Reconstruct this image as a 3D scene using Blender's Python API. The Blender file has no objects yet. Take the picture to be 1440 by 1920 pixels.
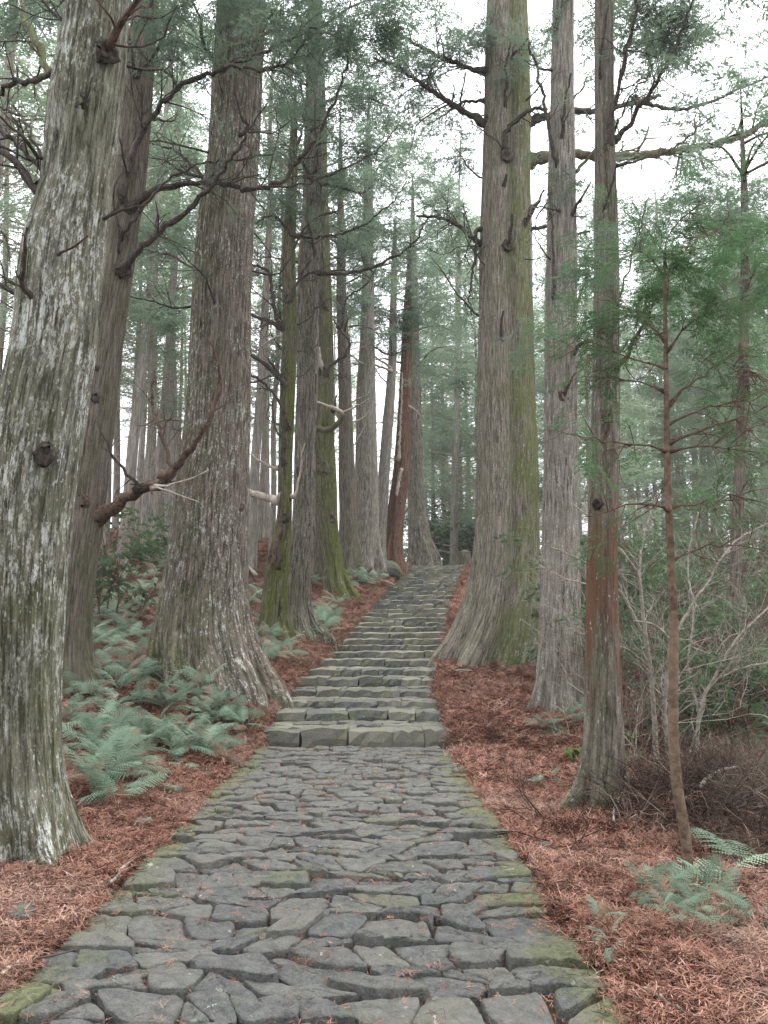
import bpy, math, random
import numpy as np
from mathutils import Vector, Matrix

random.seed(7); RNG = np.random.default_rng(11)
SC = bpy.context.scene
COL = SC.collection
R = math.radians

# ------------------------------------------------------------------ camera, sky, sun, exposure
CAM_H, FPX, PITCH = 1.6, 1550.0, R(8.37)
cam_d = bpy.data.cameras.new('camera'); cam = bpy.data.objects.new('camera', cam_d); COL.objects.link(cam)
cam.location = (0, 0, CAM_H); cam.rotation_euler = (R(90) + PITCH, 0, 0)
cam_d.sensor_fit = 'VERTICAL'; cam_d.sensor_height = 36; cam_d.lens = 36 * FPX / 1920
cam_d.clip_start = 0.05; cam_d.clip_end = 2000
SC.camera = cam

SUN_EL, SUN_AZ = R(68), R(35)
w = bpy.data.worlds.new('World'); SC.world = w; w.use_nodes = True
nt = w.node_tree; nt.nodes.clear()
out = nt.nodes.new('ShaderNodeOutputWorld'); bg = nt.nodes.new('ShaderNodeBackground')
sky = nt.nodes.new('ShaderNodeTexSky'); sky.sky_type = 'NISHITA'; sky.sun_disc = False
sky.sun_elevation = SUN_EL; sky.sun_rotation = SUN_AZ; sky.dust_density = 4.0; sky.air_density = 1.0; sky.ozone_density = 1.0
hs = nt.nodes.new('ShaderNodeHueSaturation'); hs.inputs['Saturation'].default_value = 0.18
mixw = nt.nodes.new('ShaderNodeMixRGB'); mixw.inputs[0].default_value = 0.75
# a cloud deck: brighter overhead than at the horizon, as under any overcast
tcw = nt.nodes.new('ShaderNodeTexCoord'); sxw = nt.nodes.new('ShaderNodeSeparateXYZ'); mrw = nt.nodes.new('ShaderNodeMapRange'); deck = nt.nodes.new('ShaderNodeMixRGB')
nt.links.new(tcw.outputs['Generated'], sxw.inputs[0]); nt.links.new(sxw.outputs['Z'], mrw.inputs[0]); nt.links.new(mrw.outputs[0], deck.inputs[0])
deck.inputs[1].default_value = (5.0, 5.2, 5.5, 1); deck.inputs[2].default_value = (11.4, 11.7, 12.2, 1); nt.links.new(deck.outputs[0], mixw.inputs[2])
nt.links.new(sky.outputs[0], hs.inputs['Color']); nt.links.new(hs.outputs[0], mixw.inputs[1])
nt.links.new(mixw.outputs[0], bg.inputs[0]); bg.inputs[1].default_value = 0.10
nt.links.new(bg.outputs[0], out.inputs[0])

sun_d = bpy.data.lights.new('sun', 'SUN'); sun_d.energy = 1.5; sun_d.angle = R(35); sun_d.color = (1, 0.97, 0.92)
sun = bpy.data.objects.new('sun', sun_d); COL.objects.link(sun)
sd = Vector((math.sin(SUN_AZ) * math.cos(SUN_EL), math.cos(SUN_AZ) * math.cos(SUN_EL), math.sin(SUN_EL)))
sun.rotation_euler = sd.to_track_quat('Z', 'Y').to_euler(); sun.location = (0, -10, 30)

vs = SC.view_settings; vs.view_transform = 'Standard'; vs.look = 'None'; vs.gamma = 1.0; vs.use_curve_mapping = False
vs.exposure = 2.05
SC.cycles.use_denoising = True
SC.cycles.max_bounces = 6; SC.cycles.diffuse_bounces = 4; SC.cycles.transmission_bounces = 4; SC.cycles.transparent_max_bounces = 4
SC.cycles.volume_bounces = 1; SC.cycles.caustics_reflective = False; SC.cycles.caustics_refractive = False
HAZE = 0.0006

# ------------------------------------------------------------------ measuring the place
CP, SP = math.cos(PITCH), math.sin(PITCH)
def P(px, py, Y):
    """the world point seen at a photograph pixel, at distance Y"""
    u = (px - 720) / FPX; v = (960 - py) / FPX
    d = np.array([u, CP - v * SP, SP + v * CP])
    return np.array([0, 0, CAM_H]) + d * (Y / d[1])
def vdepth(p): return p[1] * CP + (p[2] - CAM_H) * SP
def smooth(a, b, x):
    t = np.clip((np.asarray(x, float) - a) / (b - a), 0, 1); return t * t * (3 - 2 * t)

HW = 1.37
CXY = np.array([(-8, -.19), (0, -.28), (12, -.41), (15.5, -.42), (18, -.22), (21.7, .13), (24.4, .44), (28, .87), (32, 1.4), (40, 2.6), (50, 4.2), (70, 8)])
CZY = np.array([(-8, 0), (12.05, 0), (12.06, .2), (15.5, .54), (17.7, .85), (21.7, 1.3), (24.4, 1.79), (28, 2.45), (32, 3.27), (36, 4.1), (40, 4.9), (46, 5.1), (60, 5.2), (200, 5.2)])
def cx(y): return np.interp(y, CXY[:, 0], CXY[:, 1])
def zc(y): return np.interp(y, CZY[:, 0], CZY[:, 1])

_h = np.random.default_rng(3).random((256, 256))
def vnoise(x, y):
    x = np.asarray(x, float); y = np.asarray(y, float)
    xi = np.floor(x).astype(int); yi = np.floor(y).astype(int); fx = x - xi; fy = y - yi
    fx = fx * fx * (3 - 2 * fx); fy = fy * fy * (3 - 2 * fy)
    g = lambda a, b: _h[a % 256, b % 256]
    return (g(xi, yi) * (1 - fx) + g(xi + 1, yi) * fx) * (1 - fy) + (g(xi, yi + 1) * (1 - fx) + g(xi + 1, yi + 1) * fx) * fy - .5
def fbm(x, y, o=3): return sum(vnoise(x * 2 ** k + 17 * k, y * 2 ** k + 31 * k) / 2 ** k for k in range(o))

def ground(x, y):
    x = np.asarray(x, float); y = np.asarray(y, float)
    base = zc(y + .15); c = cx(y)
    base = np.where(y < 12.4, zc(np.minimum(y, 12)) + .2 * smooth(11.6, 12.4, y), base)
    sl = np.maximum(0, c - HW - x); sr = np.maximum(0, x - c - HW)
    z = base + .30 * smooth(4.5, 11, y) * 8 * (1 - np.exp(-sl / 8))
    z = z - smooth(34, 62, y) * 5.5 * smooth(3, 14, sl)
    z = z - .05 * sr * smooth(8, 20, y) - .10 * np.minimum(sr, 30) * smooth(18, 45, y)
    z = z + .36 * np.exp(-(((x - 3.05) / .8) ** 2 + ((y - 7.3) / .9) ** 2)) - .12 * np.exp(-(((x - 2.7) / .5) ** 2 + ((y - 6.2) / .35) ** 2))
    out = smooth(0.0, .5, np.maximum(sl, sr))
    z = z + out * (.10 * fbm(x * .9, y * .9) + .05 * fbm(x * 3, y * 3, 2)) + .01
    ins = 1 - smooth(-.12, .02, np.maximum(c - HW - x, x - c - HW))
    z = z - ins * np.where(y > 12.1, .34, .085 + .2 * smooth(11.6, 12.4, y))
    return z

def hit(px, py, y0=2.2, y1=110):
    u = (px - 720) / FPX; v = (960 - py) / FPX
    d = np.array([u, CP - v * SP, SP + v * CP]); ys = np.arange(y0, y1, .04)
    x = d[0] / d[1] * ys; z = CAM_H + d[2] / d[1] * ys
    k = np.nonzero(z < ground(x, ys))[0]
    i = k[0] if len(k) else len(ys) - 1
    return np.array([x[i], ys[i], float(ground(x[i], ys[i]))])

# ------------------------------------------------------------------ mesh helpers
def make_mesh(name, V, Q=None, T=None, attrs=None, smooth_sh=True):
    V = np.asarray(V, np.float32); Q = np.zeros((0, 4), int) if Q is None or len(Q) == 0 else np.asarray(Q, int)
    T = np.zeros((0, 3), int) if T is None or len(T) == 0 else np.asarray(T, int)
    me = bpy.data.meshes.new(name); me.vertices.add(len(V)); me.vertices.foreach_set('co', V.ravel())
    nl = Q.size + T.size; me.loops.add(nl)
    me.loops.foreach_set('vertex_index', np.concatenate([Q.ravel(), T.ravel()]).astype(np.int32))
    me.polygons.add(len(Q) + len(T))
    ls = np.concatenate([np.arange(len(Q)) * 4, Q.size + np.arange(len(T)) * 3]).astype(np.int32)
    me.polygons.foreach_set('loop_start', ls)
    me.polygons.foreach_set('use_smooth', np.full(len(Q) + len(T), smooth_sh))
    for k, a in (attrs or {}).items():
        a = np.asarray(a, np.float32)
        at = me.attributes.new(k, 'FLOAT_VECTOR' if a.ndim == 2 else 'FLOAT', 'POINT')
        at.data.foreach_set('vector' if a.ndim == 2 else 'value', a.ravel())
    me.update(calc_edges=True); me.validate()
    return me

class MB:
    def __init__(s): s.V = []; s.Q = []; s.T = []; s.n = 0; s.A = []
    def add(s, V, Q=None, T=None, a=0.0):
        V = np.asarray(V, float)
        if Q is not None and len(Q): s.Q.append(np.asarray(Q) + s.n)
        if T is not None and len(T): s.T.append(np.asarray(T) + s.n)
        s.V.append(V); s.A.append(np.full(len(V), a) if np.isscalar(a) else np.asarray(a)); s.n += len(V)
    def mesh(s, name, smooth_sh=True):
        return make_mesh(name, np.concatenate(s.V), np.concatenate(s.Q) if s.Q else None, np.concatenate(s.T) if s.T else None,
                         {'tint': np.concatenate(s.A)}, smooth_sh)

def link(name, me, mat=None, parent=None, **props):
    o = bpy.data.objects.new(name, me); COL.objects.link(o)
    if mat and me is not None and not me.materials: me.materials.append(mat)
    if parent:
        o.parent = parent; o.location = -parent.location
    for k, v in props.items(): o[k] = v
    return o
def root(name, loc, label, cat, group=None):
    o = bpy.data.objects.new(name, None); COL.objects.link(o); o.location = Vector(loc); o.empty_display_size = .2
    o['label'] = label; o['category'] = cat
    if group: o['group'] = group
    return o
def local(name, me, mat, parent):
    o = bpy.data.objects.new(name, me); COL.objects.link(o); o.parent = parent
    if mat and not me.materials: me.materials.append(mat)
    return o

def crom(pts, n):
    """smooth curve through control points (any width of row), n samples, even along the chord"""
    p = np.asarray(pts, float)
    if len(p) == 2: t = np.linspace(0, 1, n)[:, None]; return p[0] * (1 - t) + p[1] * t
    d = np.concatenate([[0], np.cumsum(np.linalg.norm(np.diff(p[:, :3], axis=0), axis=1) + 1e-6)])
    m = np.zeros_like(p); m[1:-1] = (p[2:] - p[:-2]) / (d[2:] - d[:-2])[:, None]
    m[0] = (p[1] - p[0]) / (d[1] - d[0]); m[-1] = (p[-1] - p[-2]) / (d[-1] - d[-2])
    s = np.linspace(0, d[-1], n); i = np.clip(np.searchsorted(d, s, 'right') - 1, 0, len(p) - 2)
    h = (d[i + 1] - d[i]); t = ((s - d[i]) / h)[:, None]; h = h[:, None]
    return ((2*t**3 - 3*t**2 + 1) * p[i] + (t**3 - 2*t**2 + t) * h * m[i] + (-2*t**3 + 3*t**2) * p[i+1] + (t**3 - t**2) * h * m[i+1])

def tube(C, rad, sides=7, rough=0.0, rng=RNG, cap=True):
    C = np.asarray(C, float); n = len(C); rad = np.broadcast_to(np.asarray(rad, float), (n,))
    T = np.gradient(C, axis=0); T /= np.linalg.norm(T, axis=1)[:, None] + 1e-9
    ref = np.array([0, 0, 1.]) if abs(T[0, 2]) < .85 else np.array([1., 0, 0])
    U = np.zeros_like(C); u = np.cross(T[0], ref); u /= np.linalg.norm(u) + 1e-9
    for i in range(n):
        u = u - T[i] * u.dot(T[i]); u /= np.linalg.norm(u) + 1e-9; U[i] = u
    W = np.cross(T, U); a = np.arange(sides) * 2 * math.pi / sides
    rr = rad[:, None] * (1 + rough * (rng.random((n, sides)) - .5) * 2)
    V = (C[:, None, :] + rr[..., None] * (np.cos(a)[None, :, None] * U[:, None, :] + np.sin(a)[None, :, None] * W[:, None, :])).reshape(-1, 3)
    i = np.arange(n - 1)[:, None] * sides; j = np.arange(sides)[None]; j2 = (j + 1) % sides
    Q = np.stack([i + j, i + j2, i + sides + j2, i + sides + j], -1).reshape(-1, 4)
    Tt = None
    if cap:
        V = np.concatenate([V, C[:1], C[-1:]]); k = np.arange(sides); b = (n - 1) * sides
        Tt = np.concatenate([np.stack([np.full(sides, n * sides), (k + 1) % sides, k], -1), np.stack([np.full(sides, n * sides + 1), b + k, b + (k + 1) % sides], -1)])
    return V, Q, Tt

def unit(v): v = np.asarray(v, float); return v / (np.linalg.norm(v) + 1e-9)

def grow(mb, p, d, L, r, depth, rng, droop=0., wig=.35, kids=3, sides=3, ends=None, spread=.7, minlen=.12):
    """one twig with its side twigs"""
    n = 5 if L > .3 else 4; C = [np.array(p, float)]; dd = unit(d); step = L / (n - 1)
    for _ in range(n - 1):
        dd = unit(dd + rng.normal(0, wig * .35, 3) + np.array([0, 0, -droop * .25])); C.append(C[-1] + dd * step)
    C = np.array(C); mb.add(*tube(C, np.linspace(r, r * .45, n), sides, 0, rng, False), a=float(rng.random()))
    if ends is not None and depth <= 1: ends.append((C[-1], dd)); ends.append((C[n // 2], dd))
    if depth <= 0 or L < minlen: return
    for _ in range(kids):
        t = rng.uniform(.25, 1.0); k = t * (n - 1); i = int(min(k, n - 2)); q = C[i] + (C[i + 1] - C[i]) * (k - i)
        side = unit(np.cross(dd, rng.normal(0, 1, 3)))
        grow(mb, q, dd + side * spread * rng.uniform(.6, 1.4), L * rng.uniform(.4, .7), r * .55, depth - 1, rng, droop, wig, kids, sides, ends, spread, minlen)

# ------------------------------------------------------------------ materials
def mat_new(name):
    m = bpy.data.materials.new(name); m.use_nodes = True; n = m.node_tree; n.nodes.clear()
    o = n.nodes.new('ShaderNodeOutputMaterial'); b = n.nodes.new('ShaderNodeBsdfPrincipled'); n.links.new(b.outputs[0], o.inputs[0])
    b.inputs['Specular IOR Level'].default_value = .05; b.inputs['Roughness'].default_value = .85
    return m, n, b, o
class NT:
    def __init__(s, n): s.n = n
    def nd(s, t, **kw):
        x = s.n.nodes.new('ShaderNode' + t)
        for k, v in kw.items():
            if k.startswith('_'): setattr(x, k[1:], v)
            else: x.inputs[k].default_value = v
        return x
    def l(s, a, b): s.n.links.new(a, b)
    def noise(s, vec, scale, detail=4, rough=.55, dist=0.):
        x = s.nd('TexNoise', Scale=scale, Detail=detail, Roughness=rough, Distortion=dist)
        if vec is not None: s.l(vec, x.inputs['Vector'])
        return x.outputs['Fac']
    def map(s, vec, sc=(1, 1, 1), loc=(0, 0, 0)):
        x = s.nd('Mapping'); x.inputs['Scale'].default_value = sc; x.inputs['Location'].default_value = loc; s.l(vec, x.inputs['Vector']); return x.outputs[0]
    def ramp(s, f, a, b, ca=0., cb=1.):
        x = s.nd('MapRange'); x.inputs[1].default_value = a; x.inputs[2].default_value = b; x.inputs[3].default_value = ca; x.inputs[4].default_value = cb
        s.l(f, x.inputs[0]); return x.outputs[0]
    def mix(s, f, a, b, mode='MIX'):
        x = s.nd('MixRGB', _blend_type=mode)
        for i, v in ((0, f), (1, a), (2, b)):
            if hasattr(v, 'is_linked'): s.l(v, x.inputs[i])
            elif i == 0: x.inputs[0].default_value = v
            else: x.inputs[i].default_value = (*v, 1)
        return x.outputs[0]
    def math(s, op, a, b=0.):
        x = s.nd('Math', _operation=op)
        for i, v in ((0, a), (1, b)):
            if hasattr(v, 'is_linked'): s.l(v, x.inputs[i])
            else: x.inputs[i].default_value = v
        return x.outputs[0]
    def bump(s, h, bsdf, strength=.5, dist=.02):
        x = s.nd('Bump', Strength=strength, Distance=dist); s.l(h, x.inputs['Height']); s.l(x.outputs[0], bsdf.inputs['Normal'])

def bark_mat(name, dark, light, lichen=.5, flecks=.5, moss=.3, mossdir=(0, -1), moss_h=(0, 3), mosscol=(.09, .115, .035), red=0., low=None, streak=26, patch=(.56, .58, .54), crack=1.):
    m, n, b, o = mat_new(name); k = NT(n)
    at = k.nd('Attribute', _attribute_name='bark'); v = at.outputs['Vector']; sep = k.nd('SeparateXYZ'); k.l(v, sep.inputs[0])
    st = k.noise(k.map(v, (1, 1, .075)), streak * 1.7, 6, .7, .25)
    st2 = k.noise(k.map(v, (1, 1, .28), (3, 1, 5)), streak * 5, 4, .7)
    ck = k.noise(k.map(v, (1, 1, .05), (7, 3, 2)), streak * .75, 3, .6, .4); ck = k.ramp(k.math('ABSOLUTE', k.math('SUBTRACT', ck, .5)), .0, .035, 1 - crack, 1.)
    big = k.noise(k.map(v, (1, 1, .35)), 2.2, 3)
    h = k.math('ADD', k.math('MULTIPLY', st, .7), k.math('MULTIPLY', st2, .3))
    c = k.mix(k.ramp(h, .38, .62), dark, light)
    c = k.mix(k.ramp(big, .35, .7, 0, .45), c, tuple(x * .62 for x in light))
    if red: c = k.mix(k.ramp(k.noise(k.map(v, (1, 1, .18), (9, 2, 0)), 3.0, 4), .5 - red * .25, .62 - red * .2), c, (.17, .095, .07))
    if low:                                                   # wood that is another colour between two heights
        z0, z1, colr = low
        f = k.math('MULTIPLY', k.ramp(sep.outputs['Z'], z0, z0 + .5), k.ramp(sep.outputs['Z'], z1, z1 + .8, 1, 0))
        f = k.math('MULTIPLY', f, k.ramp(k.noise(k.map(v, (1, 1, .2)), 5, 4), .35, .55))
        c = k.mix(f, c, colr)
    c = k.mix(ck, tuple(x * .45 for x in dark), c)
    # moss on one side, more towards the ground
    dv = k.nd('VectorMath', _operation='NORMALIZE'); mp = k.map(v, (1, 1, 0)); k.l(mp, dv.inputs[0])
    dt = k.nd('VectorMath', _operation='DOT_PRODUCT'); k.l(dv.outputs[0], dt.inputs[0]); dt.inputs[1].default_value = (mossdir[0], mossdir[1], 0)
    side = k.ramp(dt.outputs['Value'], -.15, .75); lowf = k.ramp(sep.outputs['Z'], moss_h[0], moss_h[1], 1, .25)
    mf = k.math('ADD', k.math('MULTIPLY', side, .5), k.math('MULTIPLY', lowf, .5))
    mf = k.math('MULTIPLY', mf, k.ramp(k.noise(k.map(v, (1, 1, .3), (1, 4, 2)), 4.5, 5, .65), .36, .62))
    mf = k.math('MINIMUM', k.math('MULTIPLY', mf, moss * 1.5), .85)
    c = k.mix(mf, c, k.mix(k.ramp(h, .4, .62), tuple(x * .55 for x in mosscol), mosscol))
    # pale lichen: long patches and small flecks that sit on the raised strips
    l1 = k.ramp(k.noise(k.map(v, (1, 1, .24), (5, 7, 1)), 32, 6, .75), .67 - .13 * lichen, .695 - .13 * lichen)
    l1 = k.math('MULTIPLY', l1, k.ramp(k.noise(k.map(v, (1, 1, .6), (5, 7, 1)), 2.6, 3), .44, .60))
    l2 = k.ramp(k.noise(k.map(v, (1, 1, .3), (2, 2, 8)), 62, 3, .6), .71 - .12 * flecks, .74 - .12 * flecks)
    l2 = k.math('MULTIPLY', l2, k.ramp(k.noise(v, 1.2, 2), .32, .6))
    lf = k.math('MULTIPLY', k.math('MINIMUM', k.math('ADD', l1, l2), 1.), k.ramp(h, .44, .54, .0, .85))
    c = k.mix(lf, c, patch)
    k.l(c, b.inputs['Base Color']); b.inputs['Roughness'].default_value = .9
    k.bump(k.math('ADD', h, k.math('ADD', k.math('MULTIPLY', lf, .06), k.math('MULTIPLY', ck, .35))), b, 1., .04)
    return m

def wood_mat(name, dark, light, mossy=0.):
    m, n, b, o = mat_new(name); k = NT(n); tc = k.nd('TexCoord'); v = tc.outputs['Object']
    f = k.noise(v, 22, 5, .6); g = k.noise(v, 3, 3)
    c = k.mix(k.ramp(f, .35, .65), dark, light); c = k.mix(k.ramp(g, .45, .7, 0, .5), c, tuple(x * 1.5 for x in light))
    if mossy:
        geo = k.nd('NewGeometry'); s = k.nd('SeparateXYZ'); k.l(geo.outputs['Normal'], s.inputs[0])
        c = k.mix(k.math('MULTIPLY', k.ramp(g, .35, .6), k.ramp(s.outputs['Z'], -.2, .6, 0, mossy)), c, (.085, .11, .04))
    k.l(c, b.inputs['Base Color']); k.bump(f, b, .7, .02); return m

def leaf_mat(name, c0, c1, trans=.35, rough=.6):
    m, n, b, o = mat_new(name); k = NT(n)
    at = k.nd('Attribute', _attribute_name='tint'); g = k.noise(k.nd('TexCoord').outputs['Object'], .6, 2)
    oi = k.nd('ObjectInfo')
    f = k.math('ADD', k.math('MULTIPLY', at.outputs['Fac'], .6), k.math('ADD', k.ramp(g, .3, .7, -.1, .3), k.math('MULTIPLY', oi.outputs['Random'], .25)))
    c = k.mix(f, c0, c1); k.l(c, b.inputs['Base Color']); b.inputs['Roughness'].default_value = rough
    t = k.nd('BsdfTranslucent'); k.l(k.mix(.35, c, tuple(min(1, x * 1.6) for x in c1)), t.inputs[0])
    mx = k.nd('MixShader'); mx.inputs[0].default_value = trans; k.l(b.outputs[0], mx.inputs[1]); k.l(t.outputs[0], mx.inputs[2]); k.l(mx.outputs[0], o.inputs[0])
    return m

def stone_mat(name, edge_moss=.35, warm=0., gain=1.):
    m, n, b, o = mat_new(name); k = NT(n); geo = k.nd('NewGeometry'); v = geo.outputs['Position']; oi = k.nd('ObjectInfo')
    sp = k.nd('SeparateXYZ'); k.l(geo.outputs['Normal'], sp.inputs[0]); at = k.nd('Attribute', _attribute_name='tint')
    f = k.noise(v, 13, 9, .7); g = k.noise(v, 2.1, 4); fine = k.noise(v, 90, 3)
    c = k.mix(k.ramp(f, .32, .68), (.045, .046, .045), (.136, .134, .125))
    c = k.mix(k.ramp(oi.outputs['Random'], .4, 1., 0, .42 + warm), c, (.17, .163, .135)); c = k.mix(k.ramp(oi.outputs['Random'], .0, .35, .3, 0), c, (.055, .06, .068))
    c = k.mix(k.ramp(fine, .4, .75, 0, .25), c, (.27, .27, .26))
    md = k.math('ADD', k.math('MULTIPLY', at.outputs['Fac'], .36), -.04)
    mm = k.ramp(k.math('ADD', k.math('ADD', k.math('MULTIPLY', g, .7), k.math('MULTIPLY', f, .35)), md), .62 - .1 * edge_moss, .86 - .1 * edge_moss, 0, .8)
    c = k.mix(mm, c, k.mix(k.ramp(k.noise(v, 30, 4), .35, .65), (.07, .078, .038), (.155, .162, .078)))
    l = k.math('MULTIPLY', k.ramp(k.noise(v, 17, 5, .65), .62, .66), k.ramp(g, .5, .62))
    c = k.mix(k.math('MULTIPLY', l, .6), c, (.40, .42, .36))
    if gain != 1.: c = k.mix(1., c, (gain, gain, gain * .95), 'MULTIPLY')
    k.l(c, b.inputs['Base Color']); b.inputs['Roughness'].default_value = .72; b.inputs['Specular IOR Level'].default_value = .12
    k.bump(k.math('ADD', k.math('MULTIPLY', k.noise(v, 22, 8, .7), .9), k.math('MULTIPLY', fine, .22)), b, .9, .03); return m

def ground_mat():
    m, n, b, o = mat_new('forest_floor'); k = NT(n); v = k.nd('NewGeometry').outputs['Position']
    f = k.noise(v, 28, 6, .7); g = k.noise(v, 1.1, 4); s = k.noise(k.map(v, (1, .3, 1)), 60, 4, .7, 1.5)
    c = k.mix(k.ramp(f, .3, .7), (.032, .018, .013), (.13, .068, .048)); c = k.mix(k.ramp(s, .5, .7, 0, .45), c, (.24, .14, .10))
    c = k.mix(k.ramp(g, .52, .72, 0, .6), c, (.07, .05, .035))
    k.l(c, b.inputs['Base Color']); k.bump(k.math('ADD', f, s), b, .9, .04); return m

def litter_mat(name, c0, c1, c2):
    m, n, b, o = mat_new(name); k = NT(n); oi = k.nd('ObjectInfo'); at = k.nd('Attribute', _attribute_name='tint')
    v = k.nd('NewGeometry').outputs['Position']; g = k.noise(v, 1.6, 3)
    f = k.math('ADD', k.math('MULTIPLY', oi.outputs['Random'], .7), k.math('MULTIPLY', at.outputs['Fac'], .3))
    c = k.mix(k.ramp(f, .15, .6), c0, c1); c = k.mix(k.ramp(f, .7, 1.), c, c2); c = k.mix(k.ramp(g, .5, .66, 0, .5), c, c0); c = k.mix(k.ramp(k.noise(v, .7, 2), .5, .7, 0, .35), c, c2)
    k.l(c, b.inputs['Base Color']); return m

M = {}
M['near'] = bark_mat('bark_grey_lichen', (0.0193, 0.0182, 0.0132), (.34, .325, .265), 1.3, 1.0, .42, (.3, -1), (.3, 4), (.125, .13, .05), streak=22, crack=0.6, patch=(.68, .70, .66))
M['brown'] = bark_mat('bark_brown', (0.0275, 0.0220, 0.0187), (.27, .225, .195), .1, .15, .4, (.6, -.6), (0, 2.5), crack=.35)
M['giant'] = bark_mat('bark_giant', (0.0220, 0.0193, 0.0165), (.30, .248, .208), .95, .95, .5, (-.8, -.5), (0.2, 2.2), crack=0.65)
M['mossy'] = bark_mat('bark_mossy', (0.0275, 0.0275, 0.0138), (.20, .175, .135), .3, .5, .85, (.9, -.4), (1, 9), (.125, .145, .035))
M['tall'] = bark_mat('bark_tall', (0.0413, 0.0358, 0.0303), (.33, .29, .25), .35, .8, .35, (-.4, -.7), (0, 3))
M['twin'] = bark_mat('bark_twin', (0.0468, 0.0401, 0.0330), (.385, .335, .285), .35, .8, 1.5, (1., -.1), (-30, -20), (.19, .21, .085), crack=.6)
M['pale'] = bark_mat('bark_pale', (0.0413, 0.0358, 0.0314), (.42, .375, .33), .5, .85, .2, (.3, -.8), (0, 2), crack=.35)
M['redlow'] = bark_mat('bark_red_foot', (0.0330, 0.0275, 0.0220), (.32, .28, .24), .5, .6, .35, (-.3, -.9), (-1, 1), low=(.75, 2.3, (.165, .085, .06)), crack=.35)
M['dead'] = bark_mat('bark_dead_red', (0.0330, 0.0187, 0.0165), (.21, .125, .105), .1, .5, .1, red=.6)
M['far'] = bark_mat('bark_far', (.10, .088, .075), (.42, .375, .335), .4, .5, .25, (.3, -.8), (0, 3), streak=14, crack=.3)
M['sapling'] = wood_mat('bark_sapling', (.07, .048, .035), (.19, .135, .1))
M['branch'] = wood_mat('branch_wood', (.016, .014, .012), (.085, .071, .06))
M['branch_red'] = wood_mat('branch_red', (.03, .02, .016), (.13, .088, .07))
M['branch_pale'] = wood_mat('branch_pale', (.17, .14, .115), (.37, .33, .28))
M['branch_moss'] = wood_mat('branch_moss', (.045, .038, .028), (.14, .12, .085), .9)
M['twig_pale'] = wood_mat('twig_pale', (.13, .115, .095), (.34, .31, .265))
M['twig_dark'] = wood_mat('twig_dark', (.05, .032, .026), (.16, .11, .085))
M['cedar'] = leaf_mat('cedar_needles', (.032, .062, .04), (.17, .23, .16), .43)
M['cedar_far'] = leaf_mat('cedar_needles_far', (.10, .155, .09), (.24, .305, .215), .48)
M['hinoki'] = leaf_mat('flat_needles', (.018, .052, .024), (.105, .185, .085), .38)
M['broad'] = leaf_mat('broad_leaves', (.018, .038, .02), (.10, .16, .08), .35, .45)
M['fern'] = leaf_mat('fern_leaf', (.042, .082, .052), (.33, .44, .33), .35)
M['fern_dry'] = leaf_mat('fern_dry', (.2, .15, .11), (.36, .29, .23), .3)
M['sprout'] = leaf_mat('sprout_leaf', (.06, .11, .025), (.14, .21, .06), .4)
M['path_stone'] = stone_mat('path_stone', .35); M['step_stone'] = stone_mat('step_stone', .4, .58, 1.12); M['moss_stone'] = stone_mat('moss_stone', 1.3, .2)
M['ground'] = ground_mat()
M['litter'] = litter_mat('cedar_litter', (.042, .018, .013), (.30, .152, .112), (.46, .33, .265))
M['twig_litter'] = litter_mat('twig_litter', (.016, .011, .009), (.075, .05, .04), (.34, .28, .23))

# ------------------------------------------------------------------ ground
xs = np.concatenate([-np.geomspace(9, 160, 34)[::-1], np.arange(-8.9, 8.95, .11), np.geomspace(9, 160, 34)])
ys = np.concatenate([np.arange(-12, 0, .6), np.arange(0, 20, .11), np.arange(20, 50, .35), np.geomspace(50.5, 400, 34)])
X, Y = np.meshgrid(xs, ys); Z = ground(X, Y); nx = len(xs)
i, j = np.meshgrid(np.arange(len(ys) - 1), np.arange(nx - 1), indexing='ij'); a = i * nx + j
g = link('ground', make_mesh('ground', np.stack([X, Y, Z], -1).reshape(-1, 3), np.stack([a, a + 1, a + nx + 1, a + nx], -1).reshape(-1, 4)), M['ground'], kind='structure')

# ------------------------------------------------------------------ stone path
def clip_poly(poly, p, nrm):
    o = []; m = len(poly); d = (poly - p) @ nrm
    for q in range(m):
        r = (q + 1) % m
        if d[q] <= 0: o.append(poly[q])
        if d[q] * d[r] < 0: o.append(poly[q] + (poly[r] - poly[q]) * d[q] / (d[q] - d[r]))
    return np.array(o)

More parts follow.
